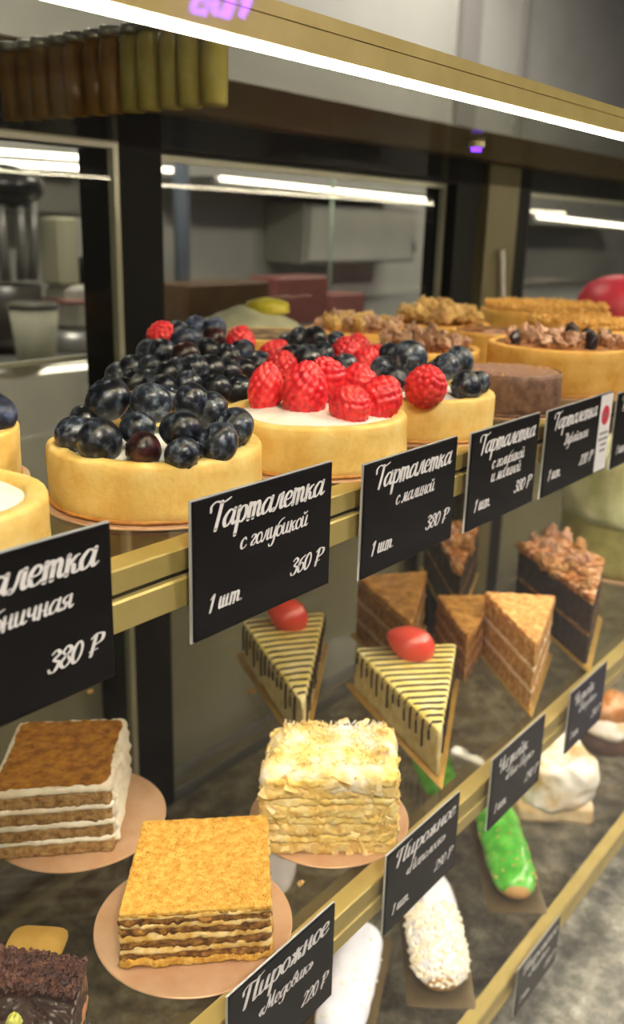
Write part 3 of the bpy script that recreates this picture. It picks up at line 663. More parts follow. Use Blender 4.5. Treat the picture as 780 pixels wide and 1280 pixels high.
# brown dusted medovik, left
P = [(.2475, .178), (.2985, .1310), (.3560, .1830), (.3075, .2320)]; c = centre(P); Q = [(a-c[0], b-c[1]) for a, b in P]
board((.3072, .1749, ZM), .0535, 'copper cake board under the brown dusted layer cake')
t = thing('layer_cake', 'square layer cake with brown dusted top and white cream layers', 'cake', (c[0], c[1], ZM+.0014))
L = [(.0078, M_spg, 'sponge_layer', .0009, 0, 0), (.0030, M_crw, 'cream_layer', .0007, .0006, .0), (.0078, M_spg, 'sponge_layer', .0009, 0, .0004), (.0034, M_crw, 'cream_layer', .0007, .0008, 0), (.0076, M_spg, 'sponge_layer', .0009, 0, .0005),
     (.0034, M_crw, 'cream_layer', .0007, .0009, 0), (.0080, M_spg, 'sponge_layer', .0009, 0, .0005), (.0036, M_crw, 'cream_top', .0008, .0005, .0005)]
zt = stack(t, Q, L, seed=1)
v, f = prism(Q, zt-.0008, zt+.0016, 200, 2, .0010, 300, 9, .008, .0005, 24, inset=.0036, amp2=.0010, freq2=90, top_amp=.0003); link('brown_dusting', v, f, M_cocoa, t)
# cream smear down the right-hand face
e0 = Vector((Q[1][0], Q[1][1], 0)); e1 = Vector((Q[2][0], Q[2][1], 0)); d = (e1-e0).normalized(); nrm = Vector((d.y, -d.x, 0)); vv = []; ff = []
NU, NV = 60, 40
for i in range(NU+1):
    for j in range(NV+1):
        p = e0.lerp(e1, .03+.94*i/NU) + Vector((0, 0, .004+(zt-.006)*j/NV)); k = .0013+.0016*noise.noise(p*90)+.0009*math.sin(j/NV*PI*8)
        if i in (0, NU) or j in (0, NV): k = -.002
        vv.append(p+nrm*k)
for i in range(NU):
    for j in range(NV): a = i*(NV+1)+j; ff.append((a, a+NV+1, a+NV+2, a+1))
link('cream_smear', vv, ff, M_crw, t)
# orange honey cake, front
P = [(.2410, .0600), (.2930, .0070), (.3480, .0570), (.2990, .1060)]; c = centre(P); Q = [(a-c[0], b-c[1]) for a, b in P]
board((.2874, .0551, ZM), .0518, 'copper cake board under the orange crumbed honey cake')
t = thing('honey_cake', 'square honey cake with flat orange crumb top on copper board', 'cake', (c[0], c[1], ZM+.0014))
L = [(.0040, M_hcr, 'crumb_base', .0013, .001, -.001), (.0034, M_hsp, 'sponge_layer', .0014, .0003, 0), (.0036, M_hcream, 'cream_layer', .0010, .0007, 0), (.0042, M_hsp, 'sponge_layer', .0014, .0003, 0), (.0036, M_hcream, 'cream_layer', .0010, .0006, 0),
     (.0042, M_hsp, 'sponge_layer', .0014, .0002, 0), (.0024, M_hcream, 'cream_layer', .0009, .0004, 0), (.0034, M_hsp, 'sponge_layer', .0014, .0003, 0), (.0022, M_hcream, 'cream_layer', .0008, .0004, 0)]
zt = stack(t, Q, L, rad=.002, seed=40)
v, f = prism(Q, zt-.0004, zt+.0022, 240, 2, .0005, 500, 77, .002, .0008, 40, top_amp=.00035); link('crumb_top', v, f, M_hcr, t)
Qv = [Vector((a, b, 0)) for a, b in Q]
def inquad(rn, k=.97):
    u, w = rn.uniform(1-k, k), rn.uniform(1-k, k); return Qv[0].lerp(Qv[1], u).lerp(Qv[3].lerp(Qv[2], u), w)
scatter(2600, lambda rn: inquad(rn, .99)+Vector((0, 0, zt+.0024)), .00045, 8, 1).build('loose_crumbs', M_hcr, t)['kind'] = 'stuff'
# napoleon
M_puff = mat('puff_pastry', ['e6b858', 'f6d480', 'fce6a0'], rough=.7, scale=120, bump=.7, bscale=350, sss=.1)
M_flake = mat('pastry_flakes', ['eac474', 'f6d88c', 'fce8b4'], rough=.6, scale=90, bump=.4, bscale=300)
M_sugar = mat('powder_sugar', ['ecc468', 'f6dc98', 'faf0d4', 'fdf8f0'], rough=.9, scale=45, bump=.7, bscale=500)
M_custard = mat('custard', ['f0c860', 'f8dc84', 'fcecb0'], rough=.5, scale=90, bump=.3, bscale=200)
P = [(.3495, .0650), (.4030, .0030), (.4520, .0400), (.4020, .0980)]; c = centre(P); Q = [(a-c[0], b-c[1]) for a, b in P]
board((.4066, .0557, ZM), .0495, 'copper cake board under the powdered puff pastry cake')
t = thing('napoleon_cake', 'tall flaky puff pastry cake with powdered sugar top at the rail', 'cake', (c[0], c[1], ZM+.0014))
L = []
for i in range(4): L += [(.0078, M_puff, 'pastry_layer', .0012, .0003, .0002*i), (.0048, M_custard, 'custard_layer', .0012, .0003, .0002*i)]
zt = stack(t, Q, L, rad=.008, seed=60)
v, f = prism(Q, zt-.009, zt+.0050, 180, 6, .0016, 260, 71, .012, .009, 26, inset=.0002, amp2=.0030, freq2=50, top_amp=.0014, dome=.002); link('sugar_top', v, f, M_sugar, t)
Qv = [Vector((a, b, 0)) for a, b in Q]
def sidefn(rn):
    k = rn.choice([0, 0, 1, 1, 2, 3]); a, b = Qv[k], Qv[(k+1) % 4]; d = (b-a).normalized(); nr = Vector((d.y, -d.x, 0)); z = rn.uniform(.001, zt)
    return a.lerp(b, rn.uniform(.04, .96))+Vector((0, 0, z))-nr*(.0004*(z/.01)), nr
flakes(230, sidefn, .0050, 5).build('pastry_flakes', M_flake, t)['kind'] = 'stuff'
def topfn(rn): return inquad(rn, .93)+Vector((0, 0, zt+.0062)), Vector((0, 0, 1))
flakes(90, topfn, .0026, 6).build('top_flakes', M_flake, t)['kind'] = 'stuff'
scatter(1500, lambda rn: inquad(rn, .9)+Vector((0, 0, zt+.0065+rn.uniform(-.0005, .0015))), .0008, 8, 1).build('sugar_crumbs', M_sugar, t)['kind'] = 'stuff'
# chocolate crumb cake bottom-left with oval tab board
M_choc = mat('dark_glaze', ['241814', '32221c'], rough=.28, scale=60, coat=.4)
M_chcr = mat('chocolate_crumb', ['2e1a14', '4a2c24', '62402f'], rough=.7, scale=300, bump=.6, bscale=600)
M_moc = mat('mocha_cream', ['a8744c', 'c08c60'], rough=.5, scale=100)
hC = .048
pa = onz(-40, 1290, ZM+hC); pb = onz(84, 1302, ZM+hC); pc = onz(110, 1200, ZM+hC); pd = onz(-20, 1180, ZM+hC)
P = [(pa.x, pa.y), (pb.x, pb.y), (pc.x, pc.y), (pd.x, pd.y)]; c = centre(P); Q = [(a-c[0], b-c[1]) for a, b in P]
tb = thing('chocolate_cake', 'dark chocolate cake with crumb top in the bottom left corner', 'cake', (c[0], c[1], ZM+.0014))
L = [(.010, M_choc, 'sponge_layer', .0006, 0, 0), (.007, M_moc, 'cream_layer', .0006, .0004, 0), (.010, M_choc, 'sponge_layer', .0006, 0, .0003), (.007, M_moc, 'cream_layer', .0006, .0004, .0003), (.012, M_choc, 'glaze', .0006, 0, 0)]
zt = stack(tb, Q, L, rad=.004, seed=80); Qv = [Vector((a, b, 0)) for a, b in Q]
def chtop(rn):
    u, w = rn.uniform(.02, .98), rn.uniform(.42, .99)**.8; return Qv[0].lerp(Qv[1], u).lerp(Qv[3].lerp(Qv[2], u), w)+Vector((0, 0, zt+rn.uniform(0, .003)))
scatter(1500, chtop, .0017, 9, .9).build('chocolate_crumbs', M_chcr, tb)['kind'] = 'stuff'
scatter(160, lambda rn: Qv[0].lerp(Qv[1], rn.uniform(.02, .98)).lerp(Qv[3].lerp(Qv[2], rn.uniform(.02, .98)), rn.uniform(.05, .5))+Vector((0, 0, zt)), .0007, 19, .9).build('fine_crumbs', M_chcr, tb)['kind'] = 'stuff'
g = lump_mesh('pistachio_piece', mat('pistachio', ['a8b040', 'd0d070'], rough=.5, scale=100), 3); gp = local(tb, onz(18, 1278, ZM+zt+.0014)); put(g, 'pistachio', tb, gp, (0, 0, 0), .0035)
p = onz(52, 1172, ZM+.01); q0 = onz(15, 1168, ZM); q1 = onz(86, 1172, ZM); cc = (q0+q1)/2
tabp = [(-.5, -.3), (.5, -.3), (.5, .8), (-.5, .8)]
dx = (q1-q0); wd = dx.length; dn = dx.normalized(); dv = Vector((-dn.y, dn.x, 0))
pl = []
for a in ((-.5, -.058), (.5, -.058), (.5, .006), (-.5, .006)): s_ = dn*wd*a[0]+dv*a[1]; pl.append((s_.x, s_.y))
v, f = prism(pl, 0, .0012, 60, 1, 0, 1, 0, .008, .0003, 3); tag(link('cake_board', v, f, M_cardgold, None, (cc.x, cc.y, ZM)), 'rounded tan board tab sticking out behind the chocolate cake', 'cake board')

# wedges
M_glz = mat('white_yellow_glaze', ['e0c860', 'ecdc88', 'f6ecb4'], rough=.3, scale=50, coat=.3)
M_side = mat('cream_side', ['cdb878', 'e4d8a4'], rough=.6, scale=120, bump=.5, bscale=300)
M_lines = mat('chocolate_line', '33200f', rough=.35)
def strawberry(t, p, r, rot):
    def fn(th, ph):
        d = Vector((math.sin(th)*math.cos(ph), math.sin(th)*math.sin(ph), math.cos(th)))
        tz = (1-d.z)/2; rad = 1.0-.38*tz**1.5
        s = .02*math.cos(ph*9+th*14)*math.cos(th*16)
        return Vector((d.x*rad*(1+s), d.y*rad*(1+s), d.z*1.2))
    me = sphere_mesh('strawberry', fn, M_straw, 40, 30); put(me, 'strawberry', t, p, rot, r)
def wedge_board(P, label, grow=1.12, z=ZM, m=M_cardgold):
    c = centre(P); v, f = prism([((a-c[0])*grow, (b-c[1])*grow) for a, b in P], 0, .001, 60, 1, 0, 1, 0, .002, .0003, 3)
    tag(link('cake_board', v, f, m, None, (c[0], c[1], z)), label, 'cake board')
def ester(P, label, blabel, h=.034, seed=0, nl=14):
    c = centre(P); Q = [Vector((a-c[0], b-c[1], 0)) for a, b in P]   # back-left, tip, back-right
    wedge_board(P, blabel, 1.16)
    t = thing('striped_cake_slice', label, 'cake slice', (c[0], c[1], ZM+.0012)); q = [(p.x, p.y) for p in Q]
    v, f = prism(q, 0, h-.005, 200, 8, .0007, 200, seed, .004, .001, 8, amp2=.0008, freq2=70); link('cream_body', v, f, M_side, t)
    v, f = prism(q, h-.0052, h, 200, 3, .0003, 120, seed+1, .005, .0022, 14, inset=-.0006, dome=.0006); link('glaze', v, f, M_glz, t)
    mb = MB(); BL, TP, BR = Q; rn = random.Random(seed)
    nL = Vector(((BL-TP).y, -(BL-TP).x, 0)).normalized(); nR = Vector(((BR-TP).y, -(BR-TP).x, 0)).normalized()
    cm = (BL+TP+BR)/3
    if nL.dot(TP-cm) < 0: nL = -nL
    if nR.dot(TP-cm) < 0: nR = -nR
    for i in range(nl):
        s = .10+.84*i/(nl-1)**1.0; a = TP.lerp(BL, s); b = TP.lerp(BR, s); dl = rn.uniform(.3, .75)*h; dr = rn.uniform(.3, .75)*h
        o = .0010
        pts = [a+nL*o+Vector((0, 0, h-dl)), a+nL*(o+.0004)+Vector((0, 0, h-dl*.5)), a+nL*o+Vector((0, 0, h-.0025)), a-nL*.0016+Vector((0, 0, h+.0004))]
        m_ = a.lerp(b, .5)
        for w in (.15, .3, .5, .7, .85): q_ = a.lerp(b, w); pts.append(q_+Vector((0, 0, h+.0008))+(m_-TP).normalized()*rn.uniform(-.0006, .0006))
        pts += [b-nR*.0016+Vector((0, 0, h+.0004)), b+nR*o+Vector((0, 0, h-.0025)), b+nR*(o+.0004)+Vector((0, 0, h-dr*.5)), b+nR*o+Vector((0, 0, h-dr))]
        mb.tube(pts, .00085, 6)
    mb.build('chocolate_lines', M_lines, t, smooth=True)
    return t, Q
t, Q = ester([(.5560, .1445), (.4870, .0250), (.6170, .0870)], 'striped cream wedge with strawberry, nearer the rail', 'gold card under the nearer striped wedge', seed=1)
strawberry(t, (Q[0]+Q[2])/2*.62+Q[1]*-.0+Vector((0, 0, .0430)), .0165, (PI*.62, 0, .5))
t, Q = ester([(.5380, .2480), (.4580, .1180), (.5980, .2060)], 'striped cream wedge with strawberry behind the puff cake', 'gold card under the striped wedge farther back', seed=2)
strawberry(t, (Q[0]+Q[2])/2*.62+Vector((0, 0, .0440)), .0165, (PI*.7, 0, .3))

M_wsp = mat('toffee_sponge', ['a87434', 'c8944c', 'e4b470'], rough=.7, scale=160, bump=.8, bscale=400)
M_wtop = mat('toffee_crumb', ['cc8a44', 'e4a860', 'f4c884'], rough=.7, scale=160, bump=.8, bscale=500)
M_wcr = mat('toffee_cream', ['ecc898', 'f8e0bc'], rough=.5, scale=120)
M_dsp = mat('dark_sponge', ['1e1008', '34200f'], rough=.6, scale=160, bump=.6, bscale=400)
M_dtop = mat('nut_caramel', ['7a4420', 'b8783c', 'e8c0a0'], rough=.25, scale=120, coat=.4, bump=.7, bscale=200)
M_bsp = mat('brown_sponge', ['6e481c', '8c6028', 'a87c3c'], rough=.6, scale=160, bump=.6, bscale=400)
M_btop = mat('brown_glaze', ['8a5a22', 'ac7c38', 'cc9c54'], rough=.4, scale=90, coat=.2, bump=.5, bscale=300)
def wedge(P, label, blabel, h, sp, cr, tp, seed, name='honey_cake_slice', nuts=None, nl=3):
    c = centre(P); q = [(a-c[0], b-c[1]) for a, b in P]
    if blabel: wedge_board(P, blabel, 1.14)
    t = thing(name, label, 'cake slice', (c[0], c[1], ZM+.0012))
    hs = (h-.005-.0038*(nl-1))/nl; L = []
    for i in range(nl):
        L.append((hs, sp, 'sponge_layer', .0008, 0, .0002))
        if i < nl-1: L.append((.0040, cr, 'cream_layer', .0009, .0004, 0))
    L.append((.006, tp, 'topping', .0010, 0, -.0004))
    z = stack(t, q, L, rad=.004, n=170, seed=seed)
    if nuts:
        rn = random.Random(seed); Qv = [Vector((a, b, 0)) for a, b in q]
        for i in range(nuts):
            w = [rn.random() for _ in Qv]; s = sum(w); p = sum((Qv[k]*(w[k]/s) for k in range(len(Qv))), Vector())*1.5
            me = rn.choice(NUTG+NUT); r_ = .0075*rn.uniform(.7, 1.1); put(me, me.name.split('.')[0], t, (p.x, p.y, z+.0015), (rn.uniform(0, 6), rn.uniform(0, 6), 0), (r_, r_*.8, r_*.6))
    return t
hW = .056
def tri(pts, h): return [(lambda p: (p.x, p.y))(onz(x, y, ZM+h)) for x, y in pts]
wedge(tri([(605, 741), (671, 808), (694, 746)], hW), 'light brown honey wedge with two cream lines, standing at the rail', 'gold card under the light brown honey wedge', hW, M_wsp, M_wcr, M_wtop, 5)
wedge(tri([(446, 722), (515, 782), (534, 715)], hW), 'brown glazed wedge with cream lines behind the nearer striped wedge', 'gold card under the brown glazed wedge', hW, M_bsp, mat('tan_cream', ['a88a58', 'c4a878'], scale=80), M_btop, 6)
wedge(tri([(545, 745), (585, 800), (620, 745)], .040), 'low brown wedge added for the reflection just left of the light brown honey wedge', None, .040, M_bsp, M_moc, M_btop, 7)  # added slice, stands in for the honey wedge's reflection in the glass
wedge(tri([(532, 648), (575, 716), (600, 655)], .058), 'dark chocolate wedge with caramel top below the middle price cards', 'gold card under the dark chocolate wedge', .058, M_dsp, M_bsp, M_dtop, 8, 'chocolate_cake_slice', nuts=9, nl=2)
P = tri([(648, 682), (742, 752), (756, 700), (690, 668)], .060)
c = centre(P)
wedge(P, 'dark chocolate cake with shiny caramel nut top at the right', 'gold card under the caramel nut chocolate cake', .060, M_dsp, M_bsp, M_dtop, 9, 'chocolate_cake_slice', nuts=22, nl=2)
# tall pale green cake at the right edge
pg = onz(790, 738, ZM)
tg = thing('pistachio_cake', 'tall pale green cake at the right edge of the middle shelf', 'cake', (1.010, .085, ZM+.0012))
M_pis = mat('pale_green_icing', ['b4b884', 'ccd0a0', 'e0e2bc'], rough=.5, scale=30, bump=.3)
M_pisb = mat('olive_sponge', ['96904c', 'b0a860'], rough=.6, scale=90, bump=.4)
v, f = prism(circle(.078), 0, .058, 120, 6, .001, 90, 91, rad=.002, rnd=.001, rings=4, amp2=.001); link('sponge', v, f, M_pisb, tg)
v, f = prism(circle(.080), .0575, .135, 120, 8, .0012, 90, 92, rad=.002, rnd=.006, rings=12, amp2=.002, dome=.004); link('icing', v, f, M_pis, tg)
board((1.010, .085, ZM), .086, 'copper cake board under the tall pale green cake')

# ------------------------------------------------------------------ lowest shelf
M_choux = mat('choux', ['b88848', 'd0a468'], rough=.6, scale=90, bump=.4)
M_ici = mat('white_icing', ['dfe2f0', 'eeeef6'], rough=.35, scale=40, coat=.3)
M_icg = mat('green_icing', ['3c9c28', '56b838', '7cce5c'], rough=.25, scale=50, coat=.4)
M_mer = mat('baked_meringue', ['d8ae70', 'ecdcc0', 'f6f0e4', 'fbf8f0'], rough=.6, scale=26, bump=.6, bscale=150, pos=[.32, .42, .5, .6])
def eclair(label, p0, p1, W, H, icing, crumbs, seed, tray=None, ctop=None, cn=90, cs=.0016, cspan=(.05, .95), shell=M_choux):
    p0 = Vector(p0); p1 = Vector(p1); c = (p0+p1)/2; d = (p1-p0); Lh = d.length/2; a = math.atan2(d.y, d.x)
    if tray:
        v, f = prism([(-Lh-.006, -W-.006), (Lh+.006, -W-.006), (Lh+.006, W+.006), (-Lh-.006, W+.006)], 0, .001, 60, 1, 0, 1, 0, .002, .0003, 3)
        tag(link('cake_board', v, f, mat('dark_gold_card', ['5c4c30', '70603e'], rough=.35, scale=30, metal=.3), None, (c.x, c.y, ZT), rotz=a), tray, 'cake board')
    t = thing('eclair', label, 'eclair', (c.x, c.y, ZT+.0012), a)
    def surf(s, ph, k=1.0):
        x = Lh*s; e = (1-abs(s)**5)**.42 if abs(s) < 1 else 0
        p = Vector((x*(1+.0*k), W*e*math.cos(ph)*k, H*.5+H*.5*e*math.sin(ph)*k)); return p+noise.noise_vector(p*70+Vector((seed, 0, 0)))*.0012
    def grid(ph0, ph1, k, closed, nu=60, nv=36, smax=1.0):
        v = []; f = []
        for i in range(nu+1):
            s = -smax+2*smax*(.5-.5*math.cos(PI*i/nu))
            for j in range(nv+1):
                ph = ph0+(ph1-ph0)*j/nv; kk = k if not (j in (0, nv) and not closed) else .93; v.append(surf(s, ph+(.16*noise.noise(Vector((s*4, seed, 3))) if not closed and j < nv/2 else 0), kk))
        for i in range(nu):
            for j in range(nv): b = i*(nv+1)+j; f.append((b, b+1, b+nv+2, b+nv+1))
        return v, f
    v, f = grid(0, 2*PI, 1.0, True, smax=1.0); link('pastry_shell', v, f, shell, t)
    v, f = grid(-.05*PI, 1.05*PI, 1.07, False, smax=.95); link('icing', v, f, icing, t)
    if crumbs:
        def fn(rn): return surf(rn.uniform(-1+2*cspan[0], -1+2*cspan[1]), PI*rn.uniform(.02, .98), 1.10)
        scatter(cn, fn, cs, seed, .8).build('crumbs', crumbs, t)['kind'] = 'stuff'
    return t
ez = ZT+.012
def e2(a, b): return (onz(a[0], a[1], ez), onz(b[0], b[1], ez))
M_wcrumb = mat('white_crumb', ['e4dcc0', 'f4f0e0'], rough=.7, scale=120)
a, b = e2((455, 1158), (418, 1300)); eclair('white iced eclair with pale crumbs, below the first two middle rail cards', a, b, .019, .024, M_ici, M_wcrumb, 1, 'gold card under the white iced eclair', cn=60, cs=.0014)
a, b = e2((532, 1095), (553, 1238)); eclair('white eclair coated in coarse cream crumbs', a, b, .021, .026, M_ici, mat('cream_crumbs', ['f0e4c4', 'fcf8ec'], rough=.6, scale=120), 2, 'gold card under the crumb coated eclair', cn=520, cs=.0030, cspan=(.38, 1.0))
a, b = e2((613, 1000), (648, 1122)); eclair('bright green iced eclair with nut crumbs beneath the middle rail', a, b, .0205, .025, M_icg, M_nutl, 3, 'gold card under the bright green eclair', cn=60, cs=.0016)
a, b = e2((520, 905), (556, 1000)); eclair('green iced eclair seen through the middle glass behind the rail', a, b, .020, .025, M_icg, None, 4)
a, b = e2((350, 1040), (335, 1120)); eclair('white iced pastry seen through the middle glass by the honey cake', a, b, .019, .024, M_ici, None, 5)
# meringue-like puff and choux
pm = onz(716, 1012, ZT)
t = thing('meringue_puff', 'white baked meringue pastry right of the green eclair', 'pastry', (pm.x+.004, pm.y+.028, ZT+.0002), .6)
t.scale = (1.25, 1.25, 1.25)
v, f = prism([(-.036, -.030), (.036, -.030), (.034, .034), (-.034, .034)], 0, .014, 140, 4, .001, 150, 51, .012, .004, 6, amp2=.003, freq2=40); link('pastry_base', v, f, mat('pale_base', ['d4b078', 'ecd8b0'], scale=60, bump=.5), t)
v, f = prism([(-.034, -.030), (.036, -.028), (.033, .034), (-.033, .032)], .013, .048, 160, 8, .0018, 120, 52, .016, .007, 18, amp2=.0055, freq2=45, dome=.001, bulge=.001); link('meringue_top', v, f, M_mer, t)
pm = onz(775, 935, ZT)
t = thing('choux_puff', 'chocolate choux puff filled with white cream at the right edge', 'pastry', (pm.x, pm.y+.020, ZT+.0002))
v, f = prism(circle(.034), 0, .022, 90, 4, .001, 120, 53, rnd=.004, rings=5, bulge=.003); link('chocolate_base', v, f, mat('milk_chocolate', ['4a3024', '5e4030'], rough=.5, scale=60), t)
v, f = prism(circle(.033), .0215, .040, 90, 5, .0012, 100, 54, rnd=.006, rings=6, bulge=.004, amp2=.003, freq2=50); link('cream', v, f, M_mer, t)
v, f = prism(circle(.028), .040, .062, 90, 5, .0012, 100, 55, rnd=.014, rings=8, dome=.006, amp2=.003); link('choux_cap', v, f, mat('choux_brown', ['9a5c28', 'c08040', 'd8a070'], rough=.35, scale=60, coat=.3), t)
# loose crumbs
for (px, py, z, s, lb) in ((113, 866, ZM, .0025, 'tiny pale crumb on the middle glass, left of the striped wedge farther back'), (316, 866, ZM, .0035, 'pale crumb on the middle glass behind the puff cake'), (376, 1106, ZM, .0022, 'tiny white crumb on the rail between honey cake and puff cake')):
    p = onz(px, py, z); o = bpy.data.objects.new('crumb', NUTL[0]); COL.objects.link(o); o.location = (p.x, p.y, z+s*.55); o.scale = (s, s*.7, s*.5); tag(o, lb, 'crumb')

# ------------------------------------------------------------------ kitchen beyond the doors
KY = 1.55
pk = ony(100, 436, KY); ZK = pk.z
M_steel = mat('steel', ['8a8a88', '9a9a98'], rough=.35, scale=5, metal=.6)
t = thing('steel_worktop', 'long steel kitchen worktop beyond the glass doors', 'worktop', (0, 0, 0))
MB().box(.3, 6.5, KY-.25, 2.19, ZK-.04, ZK, .005).build('table_top', M_steel, t)
for x in (.5, 2.6, 4.6, 6.3):
    for y in (KY-.2, 2.1): MB().box(x-.02, x+.02, y-.02, y+.02, 0, ZK-.0405).build('leg', M_steel, t)
def kx(px, py=400, y=KY): return ony(px, py, y)
# white grinder / mixer
pc_ = kx(92); sc = (kx(122).x-kx(62).x)
t = thing('coffee_grinder', 'white upright kitchen grinder on the worktop behind the left door', 'grinder', (pc_.x, KY, ZK))
H1 = ony(92, 272, KY).z-ZK; H2 = ony(92, 355, KY).z-ZK
MW = mat('appliance_white', ['b8b6ac', 'c4c2b8'], rough=.35, scale=10)
v, f = lathe([(sc*.55, 0), (sc*.58, .01), (sc*.50, .03), (sc*.42, .05)], 40); link('base_foot', v, f, M_steel, t)
MB().box(-sc*.36, sc*.36, -sc*.4, sc*.4, .0505, H2, .02).build('body', MW, t)
MB().box(-sc*.40, sc*.40, -sc*.43, sc*.43, H2*.72, H2*.80, .01).build('badge_band', mat('badge_red', '8a5a58', rough=.5), t)
MB().box(-sc*.42, -sc*.02, -sc*.3, sc*.3, H2+.0005, H1, .01).build('hopper', mat('hopper_pale', 'a8a890', rough=.3), t)
v, f = lathe([(sc*.20, 0), (sc*.26, .02), (sc*.22, .05), (sc*.05, .06)], 32); o = link('knob', v, f, M_black, t); o.location = (sc*.22, 0, H2+.0005)
# dark mixer with pale hooks
pc_ = kx(28); t = thing('stand_mixer', 'dark rounded mixer head with steel arms at the left behind the door', 'mixer', (pc_.x, KY+.05, ZK))
zc = ony(28, 235, KY+.05).z-ZK; rr = (kx(72).x-kx(28).x)*.95
def fn(th, ph): return Vector((math.sin(th)*math.cos(ph)*rr*1.15, math.sin(th)*math.sin(ph)*rr*.8, math.cos(th)*rr*.55+zc))
me = sphere_mesh('mixer_head', fn, mat('dark_gloss', ['141414', '2a2a28'], rough=.25, scale=8), 32, 20); put(me, 'mixer_head', t, (0, 0, 0))
MB().tube([(-rr*.7, .02, 0), (-rr*.75, .02, zc*.5), (-rr*.5, .02, zc)], rr*.22, 16).build('column', mat('mixer_dark', '2e2e2c', rough=.4), t, smooth=True)
for dx in (-.25, .25, .6): MB().tube([(dx*rr, -.03, zc), (dx*rr*1.1, -.03, zc*.7), (dx*rr*.9, -.03, zc*.45)], .012, 10).build('beater', M_steel, t, smooth=True)
v, f = lathe([(rr*.5, 0), (rr*.75, .05), (rr*.85, zc*.42), (rr*.82, zc*.42), (rr*.7, .06)], 32); link('bowl', v, f, mat('bowl_dark', '3a3836', rough=.3), t)
# paper cup
pc_ = kx(45, 430, KY-.15); t = thing('paper_cup', 'pale grey paper cup in front of the white grinder', 'cup', (pc_.x, KY-.15, ZK)); h_ = ony(45, 385, KY-.15).z-ZK; w_ = (ony(70, 430, KY-.15).x-ony(20, 430, KY-.15).x)/2
v, f = lathe([(w_*.75, 0), (w_*.78, .004), (w_, h_), (w_*.96, h_), (w_*.72, .006)], 32); link('cup_wall', v, f, mat('cup_paper', 'b0b09c', rough=.6), t)
v, f = lathe([(w_*1.03, h_+.0005), (w_*1.04, h_+.008), (w_*.9, h_+.012)], 32); link('cup_lid', v, f, mat('cup_lid_dark', '55554c', rough=.4), t)
pc_ = kx(140, 432); o = bpy.data.objects.new('green_cloth', lump_mesh('green_cloth', mat('green_cloth', ['1c4c38', '2a6048'], rough=.8, scale=20), 4)); COL.objects.link(o); o.location = (pc_.x, KY-.05, ZK+.03); o.scale = (.05, .04, .03); tag(o, 'crumpled green cloth on the worktop right of the grinder', 'cloth')
pc_ = kx(12, 400, KY-.1); o = bpy.data.objects.new('purple_bag', lump_mesh('purple_bag', mat('purple_bag', ['4a3c58', '6a5878'], rough=.6, scale=14), 6)); COL.objects.link(o); o.location = (pc_.x-.16, KY+.02, ZK+.125); o.scale = (.06, .05, .10); tag(o, 'purplish bag on the worktop at the far left', 'bag')
# wall cabinets on the kitchen wall
def cabinet(px0, px1, py0, py1, label, m, y=2.0):
    a = ony(px0, py1, y); b = ony(px1, py0, y); t = thing('wall_cabinet', label, 'cabinet', (a.x, y, a.z)); w = b.x-a.x; h = b.z-a.z
    MB().box(0, w, .0, .198, 0, h, .004).build('cabinet_body', m, t)
    MB().box(.01, w-.01, -.016, -.0005, .01, h-.01, .004).build('cabinet_door', m, t)
    MB().tube([(w-.04, -.03, h*.2), (w-.04, -.03, h*.45)], .006).build('handle', M_steel, t, smooth=True)
cabinet(-30, 112, 215, 268, 'dull grey wall cabinet above the mixer and grinder', mat('cab_grey', ['6c6c66', '787870'], rough=.5, scale=5))
cabinet(380, 520, 262, 330, 'pale grey wall cabinet seen through the wide glass door', mat('cab_grey_b', ['a4a49c', 'aeaea6'], rough=.5, scale=5))
# counter boxes behind centre pane
def box_thing(name, label, cat, px0, px1, py0, m, y=KY, d=.12):
    a = ony(px0, 400, y); b = ony(px1, 400, y); h = ony((px0+px1)/2, py0, y).z-ZK
    o = MB().box(a.x, b.x, y-d/2, y+d/2, ZK, ZK+max(.02, h), .01).build(name, m); tag(o, label, cat); return o
box_thing('wooden_crate', 'brown wooden crate on the worktop behind the heaped berry tart', 'crate', 212, 318, 352, mat('crate_brown', ['4a3420', '5a4228'], rough=.6, scale=20))
box_thing('red_box', 'dull red box on the worktop right of the wooden crate', 'box', 326, 392, 345, mat('dull_red', ['7a4440', '86504a'], rough=.5, scale=10), KY+.1)
box_thing('red_tray', 'long low dull red tray on the worktop behind the nut tarts', 'tray', 396, 440, 366, mat('dull_red_b', ['7c4c46', '8a5650'], rough=.5, scale=10), KY+.2)
# glowing tubes added to imitate ceiling tubes reflected in the door glass
M_tube = emit('reflection_glow', 'fff4dc', 7)
def reflected_tube(px0, py0, px1, py1, label, y=1.9, r=.0065):
    a = ony(px0, py0, y); b = ony(px1, py1, y); t = thing('tube_reflection', label, 'lamp', (a.x, y, a.z)); d = b-a
    MB().tube([(0, 0, 0), tuple(d)], r, 12).build('glow_tube', M_tube, t, smooth=True)
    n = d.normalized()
    m_ = MB(); m_.box(-.02, d.x+.02, .016, .3, min(0, d.z)-.006, max(0, d.z)+.006, .002); m_.build('light_housing', mat('housing_grey', '5c5c58', rough=.5), t)
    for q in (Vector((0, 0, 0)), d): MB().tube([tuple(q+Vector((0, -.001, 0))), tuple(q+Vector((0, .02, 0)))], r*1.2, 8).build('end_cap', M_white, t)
reflected_tube(-40, 187, 116, 198, 'upper of two added glowing tubes imitating reflections in the left glass door')
reflected_tube(-40, 201, 116, 211, 'lower of two added glowing tubes imitating reflections in the left glass door', r=.007)
reflected_tube(203, 212, 234, 214, 'short added glowing tube imitating a reflection at the left of the wide glass door', r=.007)
reflected_tube(275, 223, 553, 252, 'long added glowing tube imitating a reflection in the wide glass door', r=.0065)
reflected_tube(672, 270, 800, 285, 'added glowing tube imitating a reflection in the rightmost glass door', r=.009)
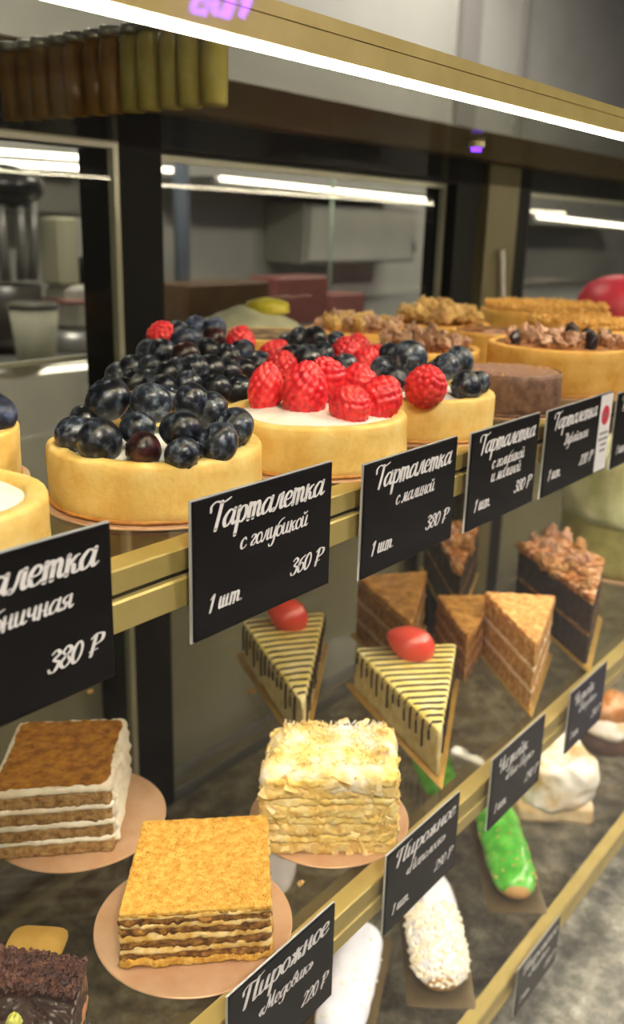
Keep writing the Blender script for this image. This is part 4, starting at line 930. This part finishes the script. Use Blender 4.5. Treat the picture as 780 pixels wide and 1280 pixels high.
# pale pipes
for px, lb, w in ((228, 'pale blue grey pipe on the kitchen wall behind the wide glass door', .05), (413, 'thin pale green pipe on the kitchen wall behind the wide glass door', .014)):
    a = ony(px, 330, 1.86); tag(MB().tube([(a.x, 1.86, ZK+.001), (a.x, 1.86, 2.0 if px == 228 else 1.50)], w/2, 12).build('wall_pipe', mat('pipe_blue', '7c8898', rough=.4) if px == 228 else mat('pipe_green', '9cb0a0', rough=.4), smooth=True), lb, 'pipe')
# purple neon sign on the wall, high left
ng = thing('neon_sign', 'purple neon lettering on the shop wall, mirrored in the front glass above the light strip', 'sign', (0, 0, 0))
M_neon = emit('purple_neon', '8a3cf0', 45)
def shopside(px, py, d=0):      # the sign hangs on the shop wall; the front glass mirrors it
    p = ony(px, py, 2.886+d); return Vector((p.x, -.264-p.y, p.z))
def neon(pts, name='neon_letter'):
    MB().tube([shopside(x, y) for x, y in pts], .014, 8).build(name, M_neon, ng, smooth=True)
neon([(246, -14), (242, 14), (256, 16), (262, 4), (250, 0), (264, -8), (258, -18), (247, -16)])
neon([(272, -18), (268, 16), (280, 20), (290, -14)]); neon([(294, -12), (284, 22)]); neon([(300, -14), (306, 4), (316, -10)]); neon([(312, -2), (302, 20)])
t2 = MB(); a = shopside(238, -30); b = shopside(326, 30); t2.box(a.x, b.x, -3.199, -3.168, b.z, a.z, .01); t2.build('sign_backing', mat('sign_back', '7a7870', rough=.5), ng)
# vertical trims high right (door in the kitchen wall)
o = MB().box(ony(576, 40, 2.18).x, ony(600, 40, 2.18).x, 2.17, 2.2, ZK, 2.9).build('trim_1', mat('trim_grey', '8e8c88', rough=.5)); tag(o, kind='structure')
o = MB().box(ony(655, 40, 2.18).x, ony(662, 40, 2.18).x, 2.17, 2.2, ZK, 2.9).build('trim_2', mat('trim_grey', '8e8c88', rough=.5)); tag(o, kind='structure')
# purple glow strip added out of view at the right to tint the granite
t = thing('added_purple_strip', 'added purple glow strip, out of view at the right end of the granite deck', 'lamp', (1.35, -.07, ZD+.0002))
MB().box(-.25, .25, -.012, .012, 0, .006, .002).build('glow_channel', M_olive, t)
MB().box(-.24, .24, -.008, .008, .0062, .010).build('glow_diffuser', emit('purple_glow', '7a3cff', 2.5), t)

# ------------------------------------------------------------------ world
w = bpy.data.worlds.new('world'); S.world = w; w.use_nodes = True
w.node_tree.nodes['Background'].inputs[0].default_value = (.9, .95, 1, 1); w.node_tree.nodes['Background'].inputs[1].default_value = .3
